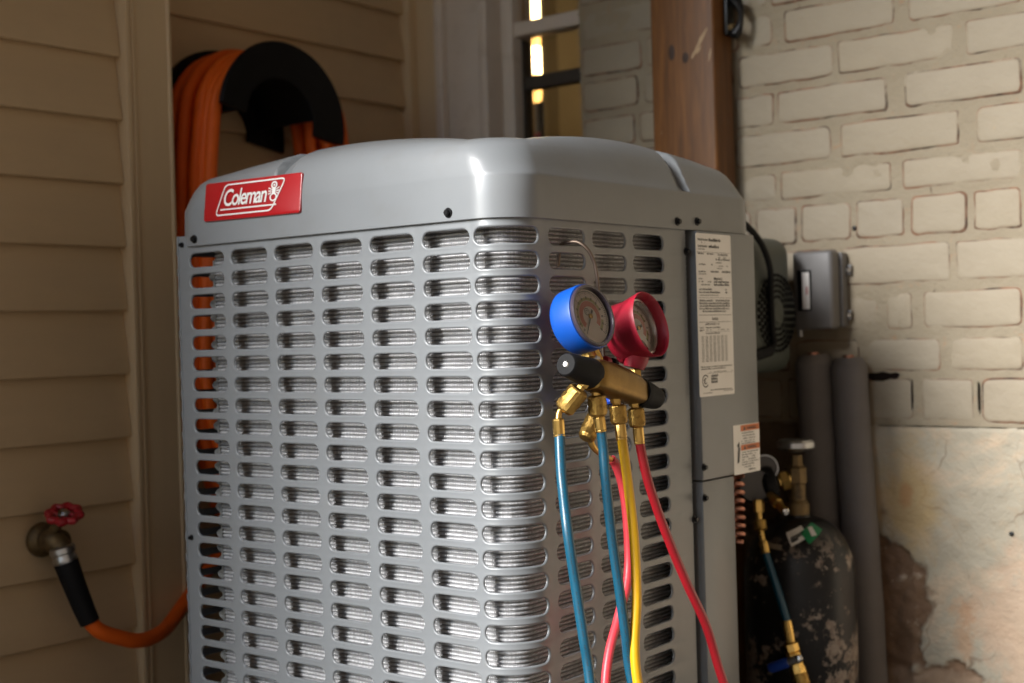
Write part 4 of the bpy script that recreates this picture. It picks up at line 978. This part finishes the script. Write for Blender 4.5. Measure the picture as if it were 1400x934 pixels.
# coil: one continuous run of hose over the hanger
XH0, XH1 = XR + .018, XR + .155
HC = at(379, 168, 'x', XH1); yc, zc0 = HC.y + .0, HC.z
pts = [at(120, 846, 'x', XS + .084), at(135, 862, 'x', XS + .088), at(160, 871, 'x', XS + .09), at(190, 876, 'x', XS + .088), at(218, 866, 'x', XS + .07), at(240, 842, 'x', XS + .04), Vector((XR + .09, .36, .33)), Vector((XR + .06, .45, .36))]
rnl = random.Random(11); NL = 9
for i in range(NL):
    x = XH0 + .012 + (XH1 - XH0 - .045) * ((i * 4) % NL) / (NL - 1); ra = .108 + .012 * rnl.random() + (.016 if i % 3 == 0 else 0); zb = .40 + rnl.uniform(-.05, .08); sp = rnl.uniform(-.015, .02)
    xx = lambda k: x + rnl.uniform(-.006, .006)
    if i: pts += [Vector((x, yc - .05, zb + .01))]
    pts += [Vector((xx(0), yc - ra * .8 - sp, zb + .09)), Vector((xx(0), yc - ra - .012 - sp, zc0 - .45)), Vector((xx(0), yc - ra - .018, zc0 - .25)), Vector((xx(0), yc - ra - .012, zc0 - .1))]
    wr = rnl.uniform(.03, .085)
    for a in range(170, 9, -20): pts.append(Vector((x, yc + math.cos(math.radians(a)) * (ra + (wr * min(1, (100 - a) / 60) if a < 100 else 0)), zc0 + math.sin(math.radians(a)) * ra)))
    pts += [Vector((xx(0), yc + ra + wr + .012, zc0 - .12)), Vector((xx(0), yc + ra + wr, zc0 - .3)), Vector((xx(0), yc + ra * .9 + sp, zb + .12)), Vector((x, yc + .05, zb + .01))]
MB().tube(pts, .0118, 12, True, 5).build('tube', M['orange_hose'], gh)

hg = thing('hose_hanger', 'black plastic saddle hanger on the recessed siding holding the orange hose', 'hose hanger', (XR, yc, zc0))
def arch(xa, xb, r0, r1, a0=8, a1=172, n=28, flare=0.0):
    """a curved band from xa to xb between radii r0 and r1, elongated a little sideways"""
    V = []; Fc = []
    for k in range(n + 1):
        t = math.radians(a0 + (a1 - a0) * k / n); c, s_ = math.cos(t) * 1.0, math.sin(t)
        for x, r in ((xa, r0), (xa, r1), (xb, r1 + flare), (xb, r0 + flare)): V.append((x, yc + c * r, zc0 + s_ * r))
    for k in range(n):
        for q in range(4): Fc.append((k * 4 + q, k * 4 + (q + 1) % 4, (k + 1) * 4 + (q + 1) % 4, (k + 1) * 4 + q))
    return V, Fc + [(0, 1, 2, 3), (n * 4 + 3, n * 4 + 2, n * 4 + 1, n * 4)]
MB().add(*arch(XR + .008, XH1 + .004, .088, .094)).build('saddle', M['black_plastic'], hg, True, 30)
mb = MB()
prof_f = [(.080, 0), (.086, -.004), (.120, -.004), (.141, .003), (.146, .010), (.143, .014), (.134, .012), (.118, .007), (.086, .006), (.080, .004)]
n = 36; V = []; Fc = []; P = len(prof_f)
for k in range(n + 1):
    t = math.radians(-12 + (184) * k / n)
    for r, dx in prof_f: V.append((XH1 + .006 + dx * 1.3, yc + math.cos(t) * r * 1.0, zc0 + math.sin(t) * r * .97))
for k in range(n):
    for q in range(P): Fc.append((k * P + q, k * P + (q + 1) % P, (k + 1) * P + (q + 1) % P, (k + 1) * P + q))
mb.add(V, Fc + [tuple(range(P)), tuple(n * P + q for q in range(P))[::-1]]).build('front_flange', M['black_plastic'], hg, True, 40)
MB().add(*arch(XR + .001, XR + .0075, .06, .150, -10, 190)).build('back_plate', M['black_plastic'], hg, True, 30)

# ------------------------------------------------------------------ things behind the unit on the right
# disconnect box on the wall
q0, q1 = at(1082, 345, 'y', .925), at(1139, 450, 'y', .925)
bxo = thing('disconnect_box', 'grey electrical disconnect box with a clear window on the brick wall', 'electrical box', ((q0.x + q1.x) / 2, YB, q1.z))
MB().box(q0.x, q1.x, .925, .958, q1.z, q0.z, .007, seg=3).build('cover', M['grey_box'], bxo)
MB().box(q0.x + .002, q1.x + .004, .9585, .982, q1.z + .003, q0.z - .003, .004).build('back_box', M['grey_box'], bxo)
v0, v1 = at(1090, 370, 'y', .924), at(1110, 425, 'y', .924)
wq_ = MB().box(v0.x, v1.x, .9215, .9248, v1.z, v0.z, .0012).build('window_frame', M['black_plastic'], bxo)
MB().box(v0.x + .010, v1.x - .002, .9205, .9213, v1.z + .003, v0.z - .004).build('breaker', M['paper'], bxo)
MB().box(v0.x + .018, v1.x - .005, .9190, .9203, (v0.z + v1.z) / 2 - .007, (v0.z + v1.z) / 2 + .006).build('red_switch', M['badge_red'], bxo)
for py in (369, 431):
    p = at(1158, py, 'y', .972); MB().box(q1.x + .003, p.x + .006, .975, .981, p.z - .009, p.z + .009, .002).build('lug', M['grey_box'], bxo)
    MB().lathe(Vector((p.x, .9755, p.z)), (0, -1, 0), [(.0055, 0), (.0055, .003), (.003, .005)], 12).build('bolt', M['chrome'], bxo)
p = at(1094, 457, 'y', .955); MB().lathe(p + Vector((0, 0, -.004)), (0, 0, 1), [(.005, 0), (.005, .012)], 10).build('conduit_screw', M['zinc'], bxo)

# dark green vented appliance hung behind the unit
GX, GYB = -.10, at(1087, 420, 'x', -.10).y; GZ0, GZ1 = at(1087, 508, 'x', GX).z, at(1087, 326, 'x', GX).z
gn = thing('vented_appliance', 'dark green rounded appliance with a round slotted vent behind the unit', 'appliance', (-.2, .82, GZ0))
MB().box(-.33, GX, GYB - .225, GYB, GZ0, GZ1, .03, seg=5).build('shell', M['green_shell'], gn, True, 40)
gc = at(1060, 428, 'x', GX)
MB().lathe(gc - Vector((.001, 0, 0)), (1, 0, 0), [(.068, 0), (.068, .002), (.065, .003), (.020, .0045), (.016, .008), (.006, .009)], 40).build('vent_plate', M['green_shell'], gn)
for rr in (.027, .036, .045, .054, .0625):
    mb = MB(); nn_ = int(rr * 560)
    for k in range(nn_):
        t = k * 2 * math.pi / nn_; e = Vector((0, math.cos(t), math.sin(t))); s_ = Vector((0, -math.sin(t), math.cos(t))); p = gc + e * rr; L_ = rr * 2 * math.pi / nn_ * .32
        mb.add([p + e * a + s_ * b * L_ + Vector((c, 0, 0)) for c in (.001, .0052) for a, b in ((-.0022, -1), (.0022, -1), (.0022, 1), (-.0022, 1))], [(0, 1, 2, 3), (7, 6, 5, 4), (0, 4, 5, 1), (1, 5, 6, 2), (2, 6, 7, 3), (3, 7, 4, 0)])
    o = mb.build('vent_ring', M['black_plastic'], gn, False); o['kind'] = 'stuff'
cbl = thing('black_cable', 'black cable hanging in front of the dark green appliance', 'cable', at(1033, 322, 'x', -.085))
MB().tube([at(1012, 300, 'x', -.08), at(1033, 322, 'x', -.082), at(1045, 342, 'x', -.085), at(1053, 370, 'x', -.088), at(1054, 410, 'x', -.09), at(1056, 450, 'x', -.09), at(1058, 470, 'x', -.092), at(1049, 482, 'x', -.094)], .0052, 10, True, 8).build('cord', M['black_rubber'], cbl)
MB().tube([at(1052, 480, 'x', -.094), at(1040, 484, 'x', -.096), at(1030, 486, 'x', -.099)], .009, 12, True, 4).build('plug', M['black_rubber'], cbl)

# insulated pipes
def foam(label, pts, r):
    t = thing('insulated_pipe', label, 'pipe', pts[-1], 'pipes against the brick wall')
    MB().tube(pts, lambda q: r * (1 - .25 * max(0, (.035 - q) / .035)) * (1 + .012 * math.sin(q * 37)), 28, True, 14).build('foam_sleeve', M['foam'], t)
    MB().tube([pts[0] + Vector((0, 0, .004)), pts[0] - Vector((0, 0, .02))], r * .3, 14).build('copper_pipe', M['copper'], t)
foam('grey foam pipe sleeve nearer the unit, behind the tank', [at(1112, 485, 'y', .945), at(1117, 560, 'y', .945), at(1123, 700, 'y', .945), at(1129, 850, 'y', .945), at(1132, 1000, 'y', .945)], .032)
foam('grey foam pipe sleeve on the right, tallest beside the peeling plaster', [at(1160, 489, 'y', .952), at(1165, 580, 'y', .952), at(1174, 700, 'y', .952), at(1184, 850, 'y', .952), at(1192, 1000, 'y', .952)], .0305)

# gas cylinder
TC = at(1093, 800, 'y', .78); TX, TY = TC.x, .78
tk = thing('gas_cylinder', 'scuffed black gas cylinder with a brass regulator beside the unit', 'gas cylinder', (TX, TY, 0))
zs = lambda py: at(1090, py, 'y', TY).z
zn, zsh = zs(706), zs(778)
rT = .0885; prof = [(.02, .003), (rT - .006, .003), (rT, .012), (rT, zsh - .005)]
for k in range(1, 13): a = math.radians(90 * k / 12); prof.append((rT - (rT - .021) * (1 - math.cos(a)) ** .95, zsh - .005 + (zn - zsh + .005) * math.sin(a)))
prof += [(.0195, zn + .004)]
MB().lathe((TX, TY, 0), (0, 0, 1), prof, 56).build('cylinder', M['tank'], tk, True, 40)
MB().lathe((TX, TY, zn), (0, 0, 1), [(.019, 0), (.019, .020), (.017, .024), (.014, .027), (.014, zs(655) - zn)], 24).build('neck', M['old_brass'], tk)
MB().lathe((TX, TY, zs(662)), (0, 0, 1), [(.015, 0), (.017, .003), (.017, .026), (.012, .030), (.0105, .034), (.0105, zs(622) - zs(662))], 8).build('valve_body', M['old_brass'], tk, True, 25)
MB().lathe((TX - .0, TY, zs(614)), (0, 0, 1), [(.006, -.006), (.026, 0), (.029, .003), (.029, .011), (.026, .015), (.01, .012)], 40, fn=lambda i, k_: .0012 if k_ % 5 < 3 and i in (2, 3) else 0).build('handwheel', M['zinc'], tk)
def diamond(px, py, m, sz, nm, ang):
    th = math.atan2(at(px, py, 'y', TY - .07).x - TX, .075)
    c = at(px, py, 'y', TY - .078); mb = MB(); V = []; nn = 8
    dirc = (c - Vector((TX, TY, zsh - .02))).normalized(); u = dirc.cross(Vector((0, 0, 1))).normalized() * -1; v = dirc.cross(u) * -1
    if v.z < 0: v = -v
    c = Vector((TX, TY, zsh - .02)) + dirc * (c - Vector((TX, TY, zsh - .02))).length
    return c, u, v, dirc
c, u, v, dn = diamond(1103, 722, None, 0, '', 0)
base = Vector((TX, TY, zsh - .005)); hS = zn - zsh + .005
def onshoulder(th, a):
    """point just above the shoulder surface: heading th, climb angle a"""
    a = max(0, min(1.5, a)); r = rT - (rT - .021) * (1 - math.cos(a)) ** .95 + .0008
    return Vector((TX + math.sin(th) * r, TY - math.cos(th) * r, zsh - .005 + hS * math.sin(a) + .0008))
def sticker(th0, a0, hw_, hh, rot, m, par, nm, lift=0):
    n = 8; V = []; Fc = []
    for j in range(n + 1):
        for i in range(n + 1):
            x, y = (i / n - .5) * 2 * hw_, (j / n - .5) * 2 * hh; X = x * math.cos(rot) - y * math.sin(rot); Y = x * math.sin(rot) + y * math.cos(rot)
            p = onshoulder(th0 + X, a0 + Y); d = (p - Vector((TX, TY, zsh - .03))).normalized(); V.append(p + d * lift)
    for j in range(n):
        for i in range(n): q = j * (n + 1) + i; Fc.append((q, q + 1, q + n + 2, q + n + 1))
    return MB().add(V, Fc).build(nm, m, par, True, 80)
M['green_label'] = mat('green_hazard_label', (.01, .22, .08), .4)
thc = math.atan2(CAM.x - TX, TY - CAM.y)
st1 = sticker(thc - .02, .88, .23, .17, .5, M['paper'], tk, 'white_sticker')
st2 = sticker(thc + .36, .95, .27, .16, .6, M['green_label'], tk, 'green_sticker', .0006)
sticker(thc + .36, .95, .07, .12, .15, M['white_print'], st2, 'gas_symbol', .0012)
sticker(thc - .02, .86, .17, .016, .5, M['ink'], st1, 'printing', .0012); sticker(thc - .04, .80, .14, .016, .5, M['ink'], st1, 'printing', .0012); sticker(thc - .07, .74, .08, .02, .5, M['ink'], st1, 'printing', .0012)
sticker(thc - .62, .62, .28, .05, -.1, mat('scraped_metal', (.32, .27, .2), .5, .3, .4, 60), tk, 'scrape', .0002)
# regulator on the cylinder valve
rg = thing('regulator', 'brass gas regulator with black rimmed gauges on the cylinder valve', 'regulator', at(1060, 668, 'y', .76))
r0, r1 = at(1090, 652, 'y', TY), at(1030, 668, 'y', .74)
rd = (r1 - r0).normalized()
MB().tube([r0, r0 + rd * .03], .0125, 14).build('inlet', M['brass'], rg); hexnut(r0 + rd * .014, rd, .0165, .014, M['brass'], rg)
MB().lathe(r0 + rd * .032, rd, [(.010, 0), (.026, .004), (.029, .010), (.029, .020), (.024, .026), (.014, .03)], 30).build('body', M['black_rubber'], rg)
MB().tube([r0 + rd * .05, r0 + rd * .085], .012, 14).build('bonnet_stem', M['zinc'], rg)
gx = Vector((.55, -.8, .1)).normalized()
for (px, py, yy, rr) in ((1033, 664, .72, .029), (1046, 640, .75, .022)):
    c = at(px, py, 'y', yy)
    MB().lathe(c, gx, [(.012, -.022), (rr * .9, -.020), (rr, -.014), (rr, -.002), (rr * .96, .001), (rr * .88, .001), (rr * .86, -.003)], 32, cap=False).build('gauge', M['black_rubber'] if rr > .025 else M['zinc'], rg)
    MB().lathe(c, gx, [(rr * .87, -.003), (.0001, -.0028)], 32, cap=False).build('dial', M['ink_grey'], rg)
a0, a1 = at(1052, 676, 'y', .73), at(1074, 700, 'y', .70)
MB().lathe(a0, a1 - a0, [(.006, 0), (.0075, .004), (.0075, .014), (.0095, .016), (.0095, .030), (.0065, .034), (.0065, (a1 - a0).length)], 6).build('outlet', M['brass'], rg, True, 25)
MB().lathe(a1, a1 - a0, [(.0055, -.001), (.0062, .001), (.004, .003)], 14).build('outlet_cap', M['chrome'], rg)
# charging hose with ball valve from the regulator
bh = thing('valve_hose', 'short teal blue hose with a blue levered brass ball valve by the cylinder', 'hose', at(1038, 690, 'y', .70))
P_ = [at(1037, 685, 'y', .71), at(1038, 712, 'y', .705), at(1042, 735, 'y', .70), at(1047, 757, 'y', .695)]
hexnut(P_[0] + Vector((0, 0, .002)), P_[1] - P_[0], .0085, .020, M['brass'], bh); knurled(P_[1], P_[2] - P_[1], .0098, .016, bh); MB().tube(P_, .005, 12, True, 6).build('elbow', M['brass'], bh)
ferrule(at(1043, 740, 'y', .70), P_[3], .0075, bh)
MB().tube([P_[3], at(1053, 775, 'y', .693), at(1063, 806, 'y', .69), at(1076, 850, 'y', .69)], .0064, 14, True, 8).build('tube', M['blue_hose'], bh)
f0, f1 = at(1075, 847, 'y', .69), at(1081, 880, 'y', .69); ferrule(f0, f1, .0078, bh)
v0_, v1_ = at(1080, 878, 'y', .69), at(1092, 920, 'y', .69); dv = v1_ - v0_
MB().lathe(v0_, dv, [(.008, 0), (.0125, .003), (.0125, .014), (.010, .016), (.0115, .018), (.0115, .036), (.013, .04), (.013, dv.length)], 8).build('ball_valve', M['brass'], bh, True, 25)
knurled(v1_, dv, .0125, .022, bh)
lv0, lv1 = at(1091, 901, 'y', .675), at(1052, 914, 'y', .67)
MB().tube([lv0, lv0 + (lv1 - lv0) * .4], .0062, 12).build('lever_arm', M['zinc'], bh); MB().lathe(lv0 + Vector((0, .004, 0)), (0, -1, 0), [(.007, 0), (.007, .008), (.003, .010)], 6).build('lever_nut', M['chrome'], bh)
MB().tube([lv0 + (lv1 - lv0) * .32, lv0 + (lv1 - lv0) * .5, lv0 + (lv1 - lv0) * .9, lv1], lambda t: .0066 + .0016 * math.sin(t * 3.1), 12, True, 4).build('lever_grip', M['blue_lever'], bh)
e = v1_ + dv.normalized() * .022
MB().tube([e, e + Vector((.01, -.01, -.05)), e + Vector((.03, -.03, -.11)), Vector((e.x + .06, e.y - .08, .008)), Vector((e.x + .16, e.y - .2, .0075))], .0062, 14, True, 8).build('lower_tube', M['yellow_hose'], bh)
# copper capillary spring seen below the cover
cs = thing('copper_coil', 'small coil of copper tube hanging just below the warning label', 'pipe', at(1013, 655, 'y', .59))
ctr = at(1006, 650, 'y', .60); e = at(1006, 740, 'y', .60)
MB().tube([ctr + Vector((.010 * math.cos(t * .5), .010 * math.sin(t * .5), (e.z - ctr.z) * t / 100)) for t in range(101)], .0034, 8).build('coil', M['copper'], cs)
